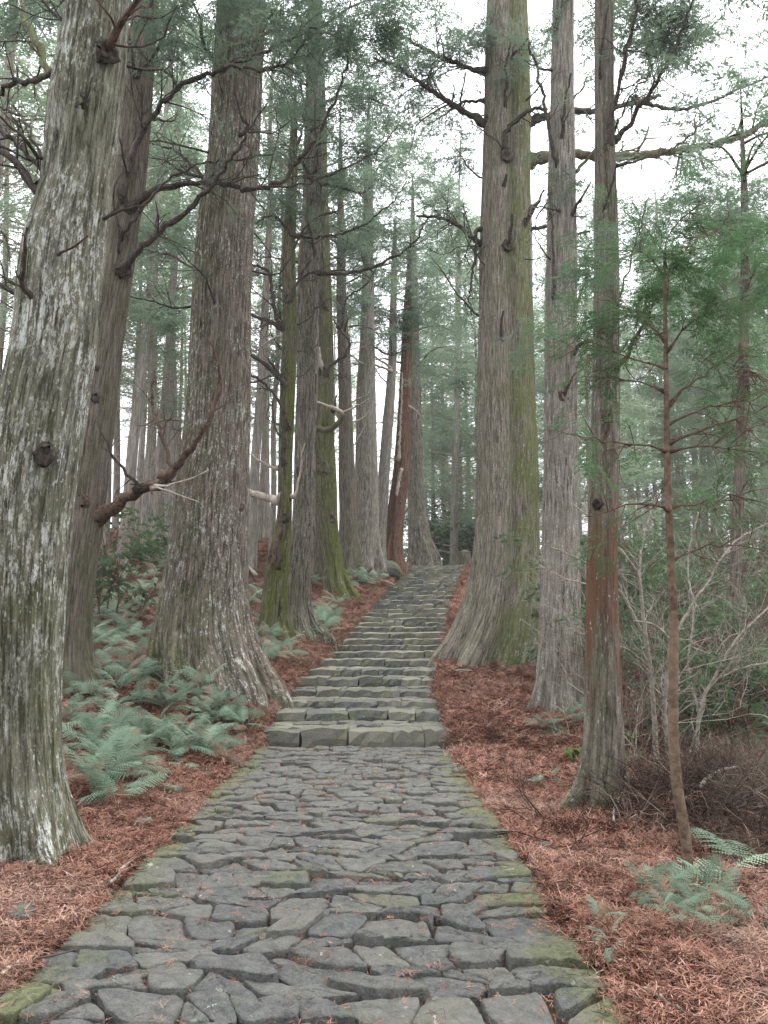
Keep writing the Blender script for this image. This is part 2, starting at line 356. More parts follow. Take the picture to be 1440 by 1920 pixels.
def stone_mesh(poly, z0, rng, n=18, tilt=.03, depth=.12, moss=0., rough=.006):
    """a flagstone: worn outline, rounded shoulder, slightly domed and pitted top"""
    for cut in (rng.uniform(.16, .26), .25):
        nx_ = np.roll(poly, -1, 0); poly = np.stack([poly * (1 - cut) + nx_ * cut, poly * cut + nx_ * (1 - cut)], 1).reshape(-1, 2)
    per = np.vstack([poly, poly[:1]]); dl = np.concatenate([[0], np.cumsum(np.linalg.norm(np.diff(per, axis=0), axis=1))])
    s = np.linspace(0, dl[-1], n, endpoint=False); o = np.stack([np.interp(s, dl, per[:, 0]), np.interp(s, dl, per[:, 1])], -1)
    c = o.mean(0); size = np.sqrt(dl[-1] / 4)
    o = c + (o - c) * (1 + rng.normal(0, .022, (n, 1)))
    tx, ty = rng.normal(0, tilt, 2); sh = rng.uniform(.005, .011)
    def ring(shrink, z, rg):
        q = o - c; L = np.linalg.norm(q, axis=1)[:, None]; q = q * np.maximum(.12, 1 - shrink / L); p = c + q
        return np.column_stack([p, z0 + z + q[:, 0] * tx + q[:, 1] * ty + rng.normal(0, rg, n)])
    r = [ring(-.012, -depth, 0), ring(0, -.026, .004), ring(sh * .45, -.007, .003), ring(sh * 1.3, 0, .0025)]
    q = r[-1]; cc = np.append(c, z0 + .002)
    r.append(cc + (q - cc) * .62 + np.column_stack([np.zeros((n, 2)), rng.normal(.003, rough, n)]))
    r.append(cc + (q - cc) * .28 + np.column_stack([np.zeros((n, 2)), rng.normal(.004, rough, n)]))
    V = np.vstack(r + [cc[None]]); k = np.arange(n); k2 = (k + 1) % n; Q = []
    for m_ in range(len(r) - 1): Q.append(np.stack([m_ * n + k, m_ * n + k2, (m_ + 1) * n + k2, (m_ + 1) * n + k], -1))
    b = (len(r) - 1) * n
    T = np.stack([b + k, b + k2, np.full(n, len(r) * n)], -1)
    V[:, 2] += .010 * fbm(V[:, 0] * 14, V[:, 1] * 14, 2)
    return V, np.concatenate(Q), T

path = bpy.data.objects.new('stone_path', None); COL.objects.link(path); path['kind'] = 'structure'
path['label'] = 'flat paved stretch of dark worn flagstones below the steps'
rng = np.random.default_rng(21)
rows = []; y = -1.2
while y < 11.98:
    f_ = 1.0 if y < 5 else (.86 if y < 7.5 else .72); h_ = rng.uniform(.15, .30) * f_
    if 12.12 - (y + h_) < .12: h_ = 12.12 - y
    rows.append((y, h_, f_)); y += h_
def bound(k_, x):
    if k_ >= len(rows): return np.full_like(x, 12.12)
    y_, h_, f_ = rows[k_]; return y_ + f_ * (.22 * vnoise(x * 1.7 + k_ * 13.7, x * 0 + k_ * 7.3) + .08 * vnoise(x * 5 + k_ * 3.1, x * 0 + k_ * 5.7))
stones = []
for k_, (y_, h_, f_) in enumerate(rows):
    x = -HW; js = [(-HW, -HW)]
    while x < HW:
        wd = rng.choice([rng.uniform(.14, .26), rng.uniform(.22, .44), rng.uniform(.22, .44)]) * f_ * (1.15 if h_ < .22 else 1.)
        x = HW if HW - (x + wd) < .17 * f_ else x + wd
        sl_ = 0 if x >= HW else rng.normal(0, .075) * f_
        js.append((x + sl_, x - sl_))
    for (lb, lt), (rb, rt) in zip(js[:-1], js[1:]):
        xb = np.linspace(lb, rb, 5); xt = np.linspace(rt, lt, 5)
        poly = np.vstack([np.column_stack([xb, bound(k_, xb)]), np.column_stack([xt, bound(k_ + 1, xt)])]) + rng.normal(0, .011, (10, 2)) * f_
        poly[:, 0] = np.clip(poly[:, 0], -HW, HW)
        if rng.random() < .22 and (rb - lb) > .26 * f_:        # a slab broken in two, or a chip off one corner
            a_ = rng.normal(0, .5) if rng.random() < .5 else rng.uniform(.6, 2.5); nv = np.array([-math.sin(a_), math.cos(a_)]); c_ = poly.mean(0) + rng.normal(0, .05, 2)
            for sg in (1, -1):
                q_ = clip_poly(poly, c_, nv * sg)
                if len(q_) > 2: stones.append(q_)
        else: stones.append(poly)
def area(p): return .5 * abs(np.dot(p[:, 0], np.roll(p[:, 1], -1)) - np.dot(p[:, 1], np.roll(p[:, 0], -1)))
stones = [(p, area(p)) for p in stones if area(p) > .0035]
rest = MB(); cnt = 0
for poly, ar in sorted(stones, key=lambda q: q[0][:, 1].mean() if q[0][:, 1].mean() > 2.9 else 99):
    c = poly.mean(0); gap = rng.uniform(.002, .008); L = np.linalg.norm(poly - c, axis=1)[:, None]
    poly = c + (poly - c) * np.maximum(.5, 1 - gap / L)
    edge = abs(c[0]) > HW - .33
    if edge:                                                   # outer stones keep an uneven outside edge
        sgn = np.sign(c[0]); k_ = np.abs(poly[:, 0]) > HW - .06; poly[k_, 0] += sgn * rng.uniform(-.03, .03)
    poly[:, 0] += cx(poly[:, 1])
    V, Q, T = stone_mesh(poly, rng.normal(.0, .015) + (.008 if edge else 0), rng, 26 if c[1] < 6.5 else 18, .032)
    moss = np.clip(rng.normal(.02, .22) + (.85 if edge else 0) * smooth(.85, 1.35, np.abs(V[:, 0] - cx(V[:, 1]))), 0, 1.2)
    if c[1] > 2.9 and cnt < 300:
        me = make_mesh('stone', V, Q, T, {'tint': np.broadcast_to(moss, (len(V),))}); fl = np.ones(len(me.polygons), bool); fl[:2 * (len(Q) // 5)] = False; me.polygons.foreach_set('use_smooth', fl); link('stone', me, M['path_stone'], path); cnt += 1
    else: rest.add(V, Q, T, np.broadcast_to(moss, (len(V),)))
link('stone_paving', rest.mesh('stone_paving'), M['path_stone'], path, kind='stuff')

bx_ = np.linspace(-HW - .02, HW + .02, 30); by_ = np.arange(-1.2, 12.1, .1); BXg, BYg = np.meshgrid(bx_, by_); BXg = BXg + cx(BYg); nb = len(bx_)
i, j = np.meshgrid(np.arange(len(by_) - 1), np.arange(nb - 1), indexing='ij'); a = i * nb + j
mb_, nb_, bb_, ob_ = mat_new('packed_soil'); kb = NT(nb_); kb.l(kb.mix(kb.noise(kb.nd('NewGeometry').outputs['Position'], 25, 5), (.018, .014, .011), (.075, .05, .038)), bb_.inputs['Base Color'])
link('path_bed', make_mesh('path_bed', np.stack([BXg, BYg, -.055 + .02 * fbm(BXg * 4, BYg * 4)], -1).reshape(-1, 3), np.stack([a, a + 1, a + nb + 1, a + nb], -1).reshape(-1, 4)), mb_, path)

# ------------------------------------------------------------------ stone steps
def block_mesh(rng):
    """a rough hewn block, unit size, front at y=0, top at z=0"""
    gx = np.linspace(-.5, .5, 5) + np.array([0, 1, -1, 1, 0]) * rng.uniform(-.06, .06); gy = np.linspace(0, 1, 3); gz = np.linspace(-1, 0, 3)
    idx = {}; V = []; Q = []
    def vi(a, b, c):
        key = (a, b, c)
        if key not in idx: idx[key] = len(V); V.append((gx[a], gy[b], gz[c]))
        return idx[key]
    for a in range(4):
        for b in range(2): Q.append([vi(a, b, 2), vi(a + 1, b, 2), vi(a + 1, b + 1, 2), vi(a, b + 1, 2)])
        for c in range(2): Q.append([vi(a, 0, c), vi(a + 1, 0, c), vi(a + 1, 0, c + 1), vi(a, 0, c + 1)]); Q.append([vi(a + 1, 2, c), vi(a, 2, c), vi(a, 2, c + 1), vi(a + 1, 2, c + 1)])
    for b in range(2):
        for c in range(2): Q.append([vi(0, b + 1, c), vi(0, b, c), vi(0, b, c + 1), vi(0, b + 1, c + 1)]); Q.append([vi(4, b, c), vi(4, b + 1, c), vi(4, b + 1, c + 1), vi(4, b, c + 1)])
    V = np.array(V); p = V.copy()
    fr = V[:, 1] == 0; tp = V[:, 2] == 0; sd_ = np.abs(V[:, 0]) == .5
    p[fr & tp, 2] -= rng.uniform(.0, .10, (fr & tp).sum()); p[fr & tp, 1] += rng.uniform(.0, .06, (fr & tp).sum())
    p[sd_ & fr, 1] += rng.uniform(.0, .06, (sd_ & fr).sum()); p[sd_ & tp, 2] -= rng.uniform(.0, .08, (sd_ & tp).sum())
    p[sd_, 0] *= rng.uniform(.97, 1.01, sd_.sum())
    p += rng.normal(0, 1, p.shape) * np.array([.02, .035, .04]); mid = fr & (V[:, 2] == -.5); p[mid, 1] -= rng.uniform(0, .06, mid.sum())
    return make_mesh('stone', p, Q, None, {'tint': np.clip(rng.normal(.15, .35, len(p)), 0, 1.2)}, False)
BLOCKS = [block_mesh(np.random.default_rng(50 + k_)) for k_ in range(14)]
for b_ in BLOCKS: b_.materials.append(M['step_stone'])
yz = [1205, 1097, 1030, 960, 890, 835, 775, 725, 688, 650, 608, 572, 545, 518, 490, 462, 434, 407, 381, 356, 332, 309, 287, 267, 248, 231, 216, 203, 192]
dd = np.arange(12.06, 41, .01); uu = (zc(dd) - CAM_H)
tn = np.arctan2(uu, dd) - PITCH; pyy = 960 - FPX * np.tan(tn)
step_y = [float(dd[np.argmin(np.abs(pyy - (1000 + q / 3.273)))]) for q in yz]
for k_ in range(1, len(step_y)):
    if step_y[k_] < step_y[k_ - 1] + .45: step_y[k_] = step_y[k_ - 1] + .45
stairs = bpy.data.objects.new('stone_stairs', None); COL.objects.link(stairs); stairs['kind'] = 'structure'
stairs['label'] = 'long flight of rough mossy stone steps climbing between the cedars'
rng = np.random.default_rng(77)
def put_block(parent, x, y, z, wd, dp, ht, yaw, k_):
    o = bpy.data.objects.new('stone', BLOCKS[k_ % len(BLOCKS)]); COL.objects.link(o); o.parent = parent
    o.location = (x, y, z); o.scale = (wd, dp, ht); o.rotation_euler = (rng.normal(0, .012), rng.normal(0, .018), yaw + rng.normal(0, .02))
prev = 0.
for s_i, sy in enumerate(step_y):
    z = float(zc(sy)); rise = max(.1, z - prev); nxt = step_y[s_i + 1] if s_i + 1 < len(step_y) else sy + 1.2
    st = bpy.data.objects.new('step', None); COL.objects.link(st); st.parent = stairs; st['kind'] = 'structure'
    c = float(cx(sy)); hw = HW * rng.uniform(.97, 1.03) if sy < 30 else HW * .98
    yaw = -math.atan2(float(cx(sy + .5) - cx(sy - .5)), 1.) * .6
    x = -hw
    while x < hw - .02:
        wd = rng.uniform(.36, .78) if sy < 26 else rng.uniform(.4, .85)
        if hw - (x + wd) < .22: wd = hw - x
        xx = x + wd / 2
        put_block(st, c + xx, sy + xx * math.tan(yaw) + rng.normal(0, .022), z + rng.normal(0, .014), wd, rng.uniform(.38, .52), rise + .12, yaw, int(rng.integers(14)))
        x += wd
    # tread stones behind the nosing
    yb = sy + .4
    while yb < nxt + .05 and s_i < 12:
        x = -hw + .02
        while x < hw - .1:
            wd = min(rng.uniform(.28, .62), hw - x)
            put_block(st, c + x + wd / 2, yb + rng.normal(0, .02), z - .012 + rng.normal(0, .012), wd * .98, rng.uniform(.3, .4), .2, yaw, int(rng.integers(14))); x += wd
        yb += .31
    if s_i >= 12:
        put_block(st, c, sy + .36, z - .05, 2 * hw, nxt - sy + .1, .3, yaw, int(rng.integers(14)))
    prev = z

# ------------------------------------------------------------------ trunks, branches, foliage builders
def trunk_mesh(C, rad, nseg, nring, seed, ridge=.010, flute=.05, lobes=5, root_amp=.35, groove=None, corr=9, h0=0.):
    rng = np.random.default_rng(seed)
    A = crom(np.column_stack([C, rad]), nring); Cc, rr = A[:, :3], np.maximum(A[:, 3], .01)
    h = Cc[:, 2] - h0; a = np.arange(nseg) * 2 * math.pi / nseg
    ph = rng.uniform(0, 6.28, 6); fl = np.zeros((nring, nseg))
    for q, kf in enumerate((2, 3, lobes, lobes + 2, lobes * 2 + 1)):
        drift = ph[q] + .12 * h[:, None] * (rng.random() - .5)
        fl += (.5, .4, .6, .45, .25)[q] * np.cos(kf * a[None] + drift)
    lo = np.exp(-np.maximum(h, 0) / (rr[0] * .9))[:, None]
    lob = np.cos(lobes * a[None] + ph[3]) * .6 + np.cos((lobes + 3) * a[None] + ph[4]) * .4
    m = 1 + flute * fl * (.5 + lo) + root_amp * lo * lob
    if groove is not None:
        ga, gd, gw = groove; da = np.angle(np.exp(1j * (a - ga))); m = m - gd * np.exp(-(da / gw) ** 2)[None]
    nk = max(4, nring // corr); K = rng.normal(0, 1, (nk, nseg))
    K = (K + .7 * np.roll(K, 1, 1)) / 1.2
    f = np.linspace(0, nk - 1.001, nring); i0 = f.astype(int); t = (f - i0)[:, None]; t = t * t * (3 - 2 * t)
    rid = K[i0] * (1 - t) + K[i0 + 1] * t
    K2 = rng.normal(0, 1, (max(4, nring // 3), nseg)); f2 = np.linspace(0, len(K2) - 1.001, nring); j0 = f2.astype(int); t2 = (f2 - j0)[:, None]
    rid = rid + .45 * (K2[j0] * (1 - t2) + K2[j0 + 1] * t2)
    Rr = rr[:, None] * m + np.clip(rid, -1.6, 1.6) * ridge * np.minimum(1, rr / .25)[:, None]
    V = np.stack([Cc[:, 0:1] + Rr * np.cos(a), Cc[:, 1:2] + Rr * np.sin(a), np.broadcast_to(Cc[:, 2:3], Rr.shape)], -1).reshape(-1, 3)
    r0 = float(np.median(rr)); bk = np.stack([np.broadcast_to(r0 * np.cos(a), Rr.shape), np.broadcast_to(r0 * np.sin(a), Rr.shape), np.broadcast_to(h[:, None], Rr.shape)], -1).reshape(-1, 3)
    bk = bk + np.array([seed * 0.0, 0, 0])
    i = np.arange(nring - 1)[:, None] * nseg; j = np.arange(nseg)[None]; j2 = (j + 1) % nseg
    Q = np.stack([i + j, i + j2, i + nseg + j2, i + nseg + j], -1).reshape(-1, 4)
    k = np.arange(nseg); V = np.vstack([V, Cc[-1:] + [0, 0, rr[-1] * .4]]); bk = np.vstack([bk, bk[-1:]])
    T = np.stack([(nring - 1) * nseg + k, (nring - 1) * nseg + (k + 1) % nseg, np.full(nseg, nring * nseg)], -1)
    return make_mesh('trunk', V, Q, T, {'bark': bk})

class Tree:
    def __init__(s, name, label, trace, mat, Y=None, top=None, nseg=96, nring=200, group=None, cat='tree', seed=1, back=0., **kw):
        tr = sorted(trace, key=lambda q: -q[1]); px, py, hwb = tr[0]
        if Y is None: Y = float(hit(px, py)[1]) + hwb / FPX * float(hit(px, py)[1]) * .6
        s.Y = Y; s.trace = tr; C = []; rad = []
        for (a, b, hw) in tr:
            p = P(a, b, Y); C.append(p); rad.append(hw / FPX * vdepth(p))
        gz = float(ground(C[0][0], Y)); s.base = np.array([C[0][0], Y, gz])
        C.insert(0, np.array([C[0][0], Y, min(gz, C[0][2]) - .5])); rad.insert(0, rad[0] * 1.12)
        s.open = top is not None
        if top:
            d = unit(C[-1] - C[-3]); L = (top - C[-1][2]) / max(.5, d[2])
            if L > .5:
                dv = np.array([d[0] * .4, 0, d[2]])
                C.append(C[-1] + dv * L * .5); rad.append(rad[-1] * .66); C.append(C[-1] + dv * L * .5); rad.append(rad[-2] * .14)
        s.C = np.array(C); s.rad = np.array(rad); s.top = s.C[-1]
        s.root = root(name, s.base, label, cat, group); s.seed = seed; s.rng = np.random.default_rng(seed * 13 + 5)
        link('trunk', trunk_mesh(s.C, s.rad, nseg, nring, seed, h0=gz, **kw), mat, s.root)
        s.spr = []; s.ls = float(np.clip(Y / 17, .5, 1.))
    def at(s, z):
        return np.array([np.interp(z, s.C[:, 2], s.C[:, q]) for q in range(3)]), float(np.interp(z, s.C[:, 2], s.rad))
    def pt(s, px, py, dy=0.): return P(px, py, s.Y + dy)
    def branch(s, pts, r0, r1, mat='branch', dy=0., front=None, twigs=0, tl=.5, leafy=0, droop=.2, depth=1, leafscale=1., name='branch'):
        """pts: photograph pixels along the limb; dy: how far its tip comes towards (-) or away from (+) the camera"""
        n = len(pts); c, rr = s.at(s.pt(*pts[0])[2]); x0 = s.pt(*pts[0])[0]; dx = np.clip((x0 - c[0]) / max(rr, 1e-3), -1, 1)
        f0 = (-math.sqrt(max(0, 1 - dx * dx)) if front is None else front) * rr * .9
        W = np.array([s.pt(a, b, f0 + dy * (q / (n - 1)) ** 1.2) for q, (a, b) in enumerate(pts)])
        inner = W[0] + unit(np.array([c[0], s.Y, W[0][2] - .02]) - W[0]) * min(rr * .6, .2)
        W = np.vstack([inner, W]); L = np.linalg.norm(np.diff(W, axis=0), axis=1).sum(); m = max(8, int(L / .09))
        m = min(m, 60); C = crom(W, m); jig = s.rng.normal(0, 1, C.shape) * .018 * min(1, L / 2); jig[:2] = 0; C = C + jig
        sc = vdepth(C[0]) / FPX; rad = np.interp(np.linspace(0, 1, m), [0, .05, .14, 1], [r0 * 1.6, r0 * .9, r0 * .62, r1 * .5]) * sc
        mb = MB(); mb.add(*tube(C, rad, 8, .26, s.rng)); ends = []; tw_ = MB()
        for _ in range(int(twigs * 1.6)):
            t = s.rng.uniform(.25, 1.); q = int(t * (m - 2)); d = unit(C[q + 1] - C[q]); sd_ = unit(np.cross(d, s.rng.normal(0, 1, 3)))
            grow(tw_, C[q], d * .7 + sd_, tl * s.rng.uniform(.5, 1.2), max(.004, rad[q] * .4), depth, s.rng, droop, .45, 2, 4, ends, .8)
        bo = link(name, mb.mesh('branch'), M[mat], s.root)
        if tw_.n: to = link('twigs', tw_.mesh('twigs'), M[mat], bo, kind='stuff'); to.location = (0, 0, 0)
        leafscale = leafscale * (s.ls if leafscale == 1. else 1.)
        for q in range(int(leafy / s.ls) if leafscale < 1 else leafy):
            if ends and s.rng.random() < .75: e, d = ends[int(s.rng.integers(len(ends)))]
            else:
                q2 = int(s.rng.uniform(.45, 1) * (m - 2)); e = C[q2]; d = unit(C[q2 + 1] - C[q2])
            s.spr.append((e + s.rng.normal(0, .12, 3), d, leafscale * s.rng.uniform(.7, 1.3)))
        return C
    def dead(s, n, py0, py1, lo=.7, hi=2.2, mat='branch', up=.15):
        """thin bare limbs all round the trunk between two heights"""
        z0, z1 = P(720, py1, s.Y)[2], P(720, py0, s.Y)[2]
        for q in range(n):
            z = z0 + (z1 - z0) * (q + s.rng.random()) / n; c, rr = s.at(z); a = s.rng.uniform(0, 6.283); d = np.array([math.cos(a), math.sin(a) * .7, up + s.rng.normal(0, .3)]); L = s.rng.uniform(lo, hi); m = 14
            K = [c, c + unit(d) * rr * 1.02]; dd_ = unit(d)
            for k in range(4): dd_ = unit(dd_ + s.rng.normal(0, .28, 3) + np.array([0, 0, .14])); K.append(K[-1] + dd_ * L / 4)
            C = crom(K, m) + s.rng.normal(0, .008, (m, 3)); r0 = s.rng.uniform(.012, .028); rad = np.interp(np.linspace(0, 1, m), [0, .3, 1], [r0 * 1.7, r0, r0 * .35]); mb = MB(); mb.add(*tube(C, rad, 6, .22, s.rng)); bo = link('branch', mb.mesh('branch'), M[mat], s.root); tw = MB()
            for k in range(int(3 + L * 3)):
                i = int(s.rng.integers(4, m - 1)); e = unit(C[i] - C[i - 1]); grow(tw, C[i], e * .7 + unit(s.rng.normal(0, 1, 3)), L * s.rng.uniform(.15, .4), rad[i] * .5, 1, s.rng, -.1, .5, 2, 3)
            to = link('twigs', tw.mesh('twigs'), M[mat], bo, kind='stuff'); to.location = (0, 0, 0)
    def knot(s, px, py, rpx, mat='branch'):
        c, rr = s.at(s.pt(px, py)[2]); x0 = s.pt(px, py)[0]; dx = np.clip((x0 - c[0]) / rr, -.98, .98); fy = -math.sqrt(1 - dx * dx) * rr
        p = s.pt(px, py, fy * .98); nrm = unit([dx, fy / rr, 0]); r = rpx / FPX * vdepth(p); up = np.array([0, 0, 1.]); tg = np.cross(up, nrm)
        n, m = 14, 8; V = []
        for q in range(m):
            t = q / (m - 1); rad = r * (1.25, 1.15, 1.0, .85, .68, .5, .3, .1)[q]; hgt = r * (-.35, .0, .16, .2, .12, -.02, -.12, -.2)[q]
            for k in range(n):
                a = k / n * 6.2832; jr = 1 + s.rng.normal(0, .2)
                V.append(p + nrm * (hgt + r * s.rng.normal(0, .09)) + (tg * math.cos(a) + up * math.sin(a) * 1.2) * rad * jr)
        i = np.arange(m - 1)[:, None] * n; j = np.arange(n)[None]; j2 = (j + 1) % n
        link('knot', make_mesh('knot', V, np.stack([i + j, i + j2, i + n + j2, i + n + j], -1).reshape(-1, 4)), M[mat], s.root)
    def puff(s, px, py, rx, ry, Y, n, thick=None, scale=1.):
        """boughs filling a lump of the crown: centre and size as measured in the photograph, at distance Y"""
        c = P(px, py, Y); sc = vdepth(c) / FPX; th = thick if thick else .8 * rx * sc
        if scale == 1.: scale = s.ls; n = int(n / s.ls ** 1.3)
        for _ in range(max(2, int(n * 1.15 / 5))):
            v = unit(s.rng.normal(0, 1, 3)) * s.rng.random() ** .45
            e = c + v * np.array([rx * sc, th, ry * sc]); a_ = s.rng.uniform(0, 6.28); d = np.array([math.cos(a_), math.sin(a_) * .8, s.rng.uniform(-.35, .1)])
            for q in range(5):
                d2 = unit(d + s.rng.normal(0, .38, 3)); s.spr.append((e + d * scale * s.rng.uniform(-.25, .35) + s.rng.normal(0, .07, 3) * scale, d2, scale * s.rng.uniform(.7, 1.25)))
    def crown_top(s, z0, z1, n, reach, scale=1.8):
        """the part of the crown above the trunk's bare length"""
        mb = MB()
        for _ in range(int(n * .5)):
            t = s.rng.random() ** .8; z = z0 + (z1 - z0) * t; c, rr = s.at(z); a = s.rng.uniform(0, 6.28); L = reach * (1 - .75 * t) * s.rng.uniform(.5, 1.)
            d = np.array([math.cos(a), math.sin(a), .15]); tip = c + d * L - np.array([0, 0, .08 * L])
            mid = c + d * L * .5 + np.array([0, 0, .1 * L]); mb.add(*tube(crom([c, mid, tip], 6), np.linspace(max(.03, rr * .22), .012, 6), 5, 0, s.rng, False))
            for q in range(int(3 + L * 1.6)):
                u = s.rng.uniform(.35, 1.05); s.spr.append((c + (tip - c) * u + s.rng.normal(0, .25, 3), d, min(scale, 1.7) * s.rng.uniform(.7, 1.3)))
        s.limbs = mb
    def finish(s, mat='cedar', variants=None):
        if s.spr:
            me = boughs(s.spr, s.rng, variants or SPRAY, 'crown', getattr(s, 'limbs', None)); me.materials.append(M[mat]); me.materials.append(M['branch']); link('crown', me, None, s.root)
        return s

def ribbon(p, d, L, wd, nrm):
    """a leaf: flat pointed blade of two triangles"""
    s_ = unit(np.cross(d, nrm)) * wd * .5; return [p, p + d * L * .45 + s_, p + d * L, p + d * L * .45 - s_]
def spray_variant(seed, flat=.0, nshoot=13, nrib=7, ribL=.10, ribW=.017, length=.7, shootL=.26):
    rng = np.random.default_rng(seed); V = []
    for q in range(nshoot):
        t = (q + .5) / nshoot; base = np.array([t * length, 0, .06 * math.sin(t * 3) - .12 * t * t * length])
        sg = 1 if q % 2 else -1; d = unit([.75, sg * rng.uniform(.5, 1.1), rng.normal(-.15, .35 * (1 - flat))]); L = shootL * (1.1 - .6 * t) * rng.uniform(.7, 1.2)
        for r in range(nrib):
            u = (r + .6) / nrib; p = base + d * L * u + np.array([0, 0, -.15 * u * u * L]); sd_ = (1 if r % 2 else -1)
            dr = unit(d + np.array([-d[1], d[0], 0]) * sd_ * rng.uniform(.35, .8) + np.array([0, 0, rng.normal(-.08, .4 * (1 - flat))]))
            V += ribbon(p, dr, ribL * rng.uniform(.7, 1.25), ribW * rng.uniform(.7, 1.3), unit(rng.normal(0, .7 * (1 - flat) + .1, 3) + [0, 0, 1]))
    V = np.array(V); n = len(V) // 4; k = np.arange(n)[:, None] * 4
    return V, np.concatenate([k + [0, 1, 2], k + [0, 2, 3]], 0)
SPRAY = [spray_variant(q, 0., 14, 9, .08, .02) for q in range(6)]
SPRAY_FLAT = [spray_variant(20 + q, .85, 11, 8, .065, .02, .5, .2) for q in range(5)]
SPRAY_FAR = [spray_variant(40 + q, 0., 9, 6, .15, .03, .85, .34) for q in range(5)]
SPRAY_BROAD = [spray_variant(60 + q, .2, 6, 5, .085, .042, .4, .2) for q in range(5)]

def boughs(spr, rng, variants, name='crown', limbs=None):
    mb = MB()
    if limbs: mb.add(np.concatenate(limbs.V), np.concatenate(limbs.Q), None, .5)
    nq = sum(len(q) for q in mb.Q)
    for (e, d, sc) in spr:
        V, T = variants[int(rng.integers(len(variants)))]
        x = unit(np.array([d[0], d[1], np.clip(d[2], -.7, .5)]) + rng.normal(0, .2, 3)); up = unit(np.array([0, 0, 1.]) + rng.normal(0, .25, 3)); yv = unit(np.cross(up, x)); zv = np.cross(x, yv)
        mb.add(e + (V * sc) @ np.stack([x, yv, zv]), None, T, float(np.clip(rng.normal(.5, .22), 0, 1)))
    me = mb.mesh(name, False)
    if nq:
        mi = np.zeros(len(me.polygons), np.int32); mi[:nq] = 1; me.polygons.foreach_set('material_index', mi)
    return me

# ------------------------------------------------------------------ the old cedars on the uphill side
T1 = Tree('cedar_tree', 'lichen-streaked grey cedar at the near path edge, cut off by the picture edge', [(185, 0, 55), (160, 200, 65), (142, 350, 63), (118, 480, 73), (102, 640, 75), (72, 800, 80), (50, 960, 80), (30, 1280, 78), (30, 1450, 82), (40, 1560, 95), (42, 1625, 112)],
          M['near'], top=17, nseg=170, nring=420, seed=3, ridge=.0065, flute=.04, root_amp=.34, corr=10)
T1.branch([(78, 365), (35, 312), (0, 272), (-60, 215)], 13, 9, 'branch', .3, twigs=4)
T1.branch([(85, 325), (45, 282), (0, 243), (-50, 215)], 10, 7, 'branch', .8, front=0, twigs=3)
T1.branch([(82, 310), (58, 245), (25, 208), (-20, 198)], 5, 3, 'branch', .9, front=0, twigs=3)
T1.branch([(52, 568), (28, 550), (0, 533), (-40, 505)], 9, 6, 'branch', .1, twigs=2)
T1.branch([(40, 780), (8, 762), (-30, 715)], 16, 11, 'branch', .1)
T1.branch([(203, 92), (216, 60), (242, 22), (275, -25)], 13, 8, 'branch_red', -.3, twigs=3)
T1.branch([(137, 72), (116, 42), (92, 16), (70, -20)], 7, 4, 'branch', .2, front=-.4, twigs=5)
T1.branch([(104, 140), (50, 152), (0, 168), (-40, 185)], 9, 7, 'branch', 1.0, front=.3, twigs=4)
T1.branch([(106, 150), (72, 90), (45, 20), (30, -40)], 11, 8, 'branch_moss', 1.2, front=.5, twigs=5)
T1.branch([(108, 480), (138, 462), (166, 444)], 6, 2, 'branch_red', -.25)
T1.branch([(158, 192), (168, 168), (172, 142)], 4, 2, 'branch', -.1)
T1.knot(150, 188, 12); T1.knot(84, 850, 15); T1.knot(62, 490, 13); T1.knot(48, 572, 14, 'branch_red'); T1.knot(78, 372, 22, 'branch_red'); T1.knot(202, 95, 17)
T1.puff(40, 40, 60, 70, 9, 26); T1.puff(95, 20, 40, 40, 8, 10)
T1.dead(6, 60, 700, .3, .9); T1.crown_top(9.5, 17, 26, 3.5); T1.finish()

T2 = Tree('cedar_tree', 'slim reddish-brown cedar close behind the lichen-streaked near trunk', [(278, -40, 22), (264, 100, 25), (245, 300, 30), (224, 450, 31), (196, 640, 33), (172, 860, 33), (156, 1000, 33), (139, 1150, 31), (138, 1240, 36), (142, 1300, 52)],
          M['brown'], top=19, nseg=110, nring=260, seed=5, ridge=.007, flute=.05, root_amp=.3)
Y2 = T2.Y
T2.branch([(228, 378), (241, 312), (265, 250), (315, 182), (360, 150), (430, 124), (500, 96), (560, 68), (592, 48)], 10, 3, 'branch', -1.2, twigs=14, tl=.8, leafy=22)
T2.branch([(430, 124), (500, 131), (545, 112), (575, 72)], 5, 3, 'branch', -.3, front=-5, twigs=8, tl=.7, leafy=14)
T2.branch([(246, 388), (300, 355), (350, 345), (400, 343), (480, 355), (530, 338), (570, 290), (620, 208), (642, 150), (652, 100)], 9, 3, 'branch', -1.0, twigs=16, tl=.9, leafy=14)
T2.branch([(470, 352), (540, 352), (610, 332), (680, 300), (730, 262), (745, 240)], 4, 2, 'branch', -.2, front=-4, twigs=9, tl=.6, leafy=4)
T2.branch([(228, 508), (270, 460), (340, 400), (400, 345), (430, 300), (464, 246), (452, 215), (441, 172)], 10, 3, 'branch', -1.4, twigs=8, tl=.6, leafy=3)
T2.branch([(464, 246), (482, 222), (502, 193)], 4, 2, 'branch', -.1, front=-6, twigs=2)
T2.branch([(464, 246), (510, 250), (545, 226)], 3, 2, 'branch', -.1, front=-6, twigs=3)
T2.branch([(224, 452), (260, 400), (310, 342), (370, 310), (440, 300), (512, 288)], 5, 2, 'branch', -.7, twigs=8, tl=.5)
T2.branch([(190, 966), (225, 945), (265, 915), (298, 912), (322, 884), (352, 850), (392, 788), (412, 720), (404, 660), (394, 636)], 17, 3, 'branch_red', -.9, front=-.3, twigs=5, tl=.35)
T2.branch([(270, 916), (240, 890), (214, 858), (196, 815), (188, 785)], 6, 2, 'branch', -.3, front=-2, twigs=3, tl=.3)
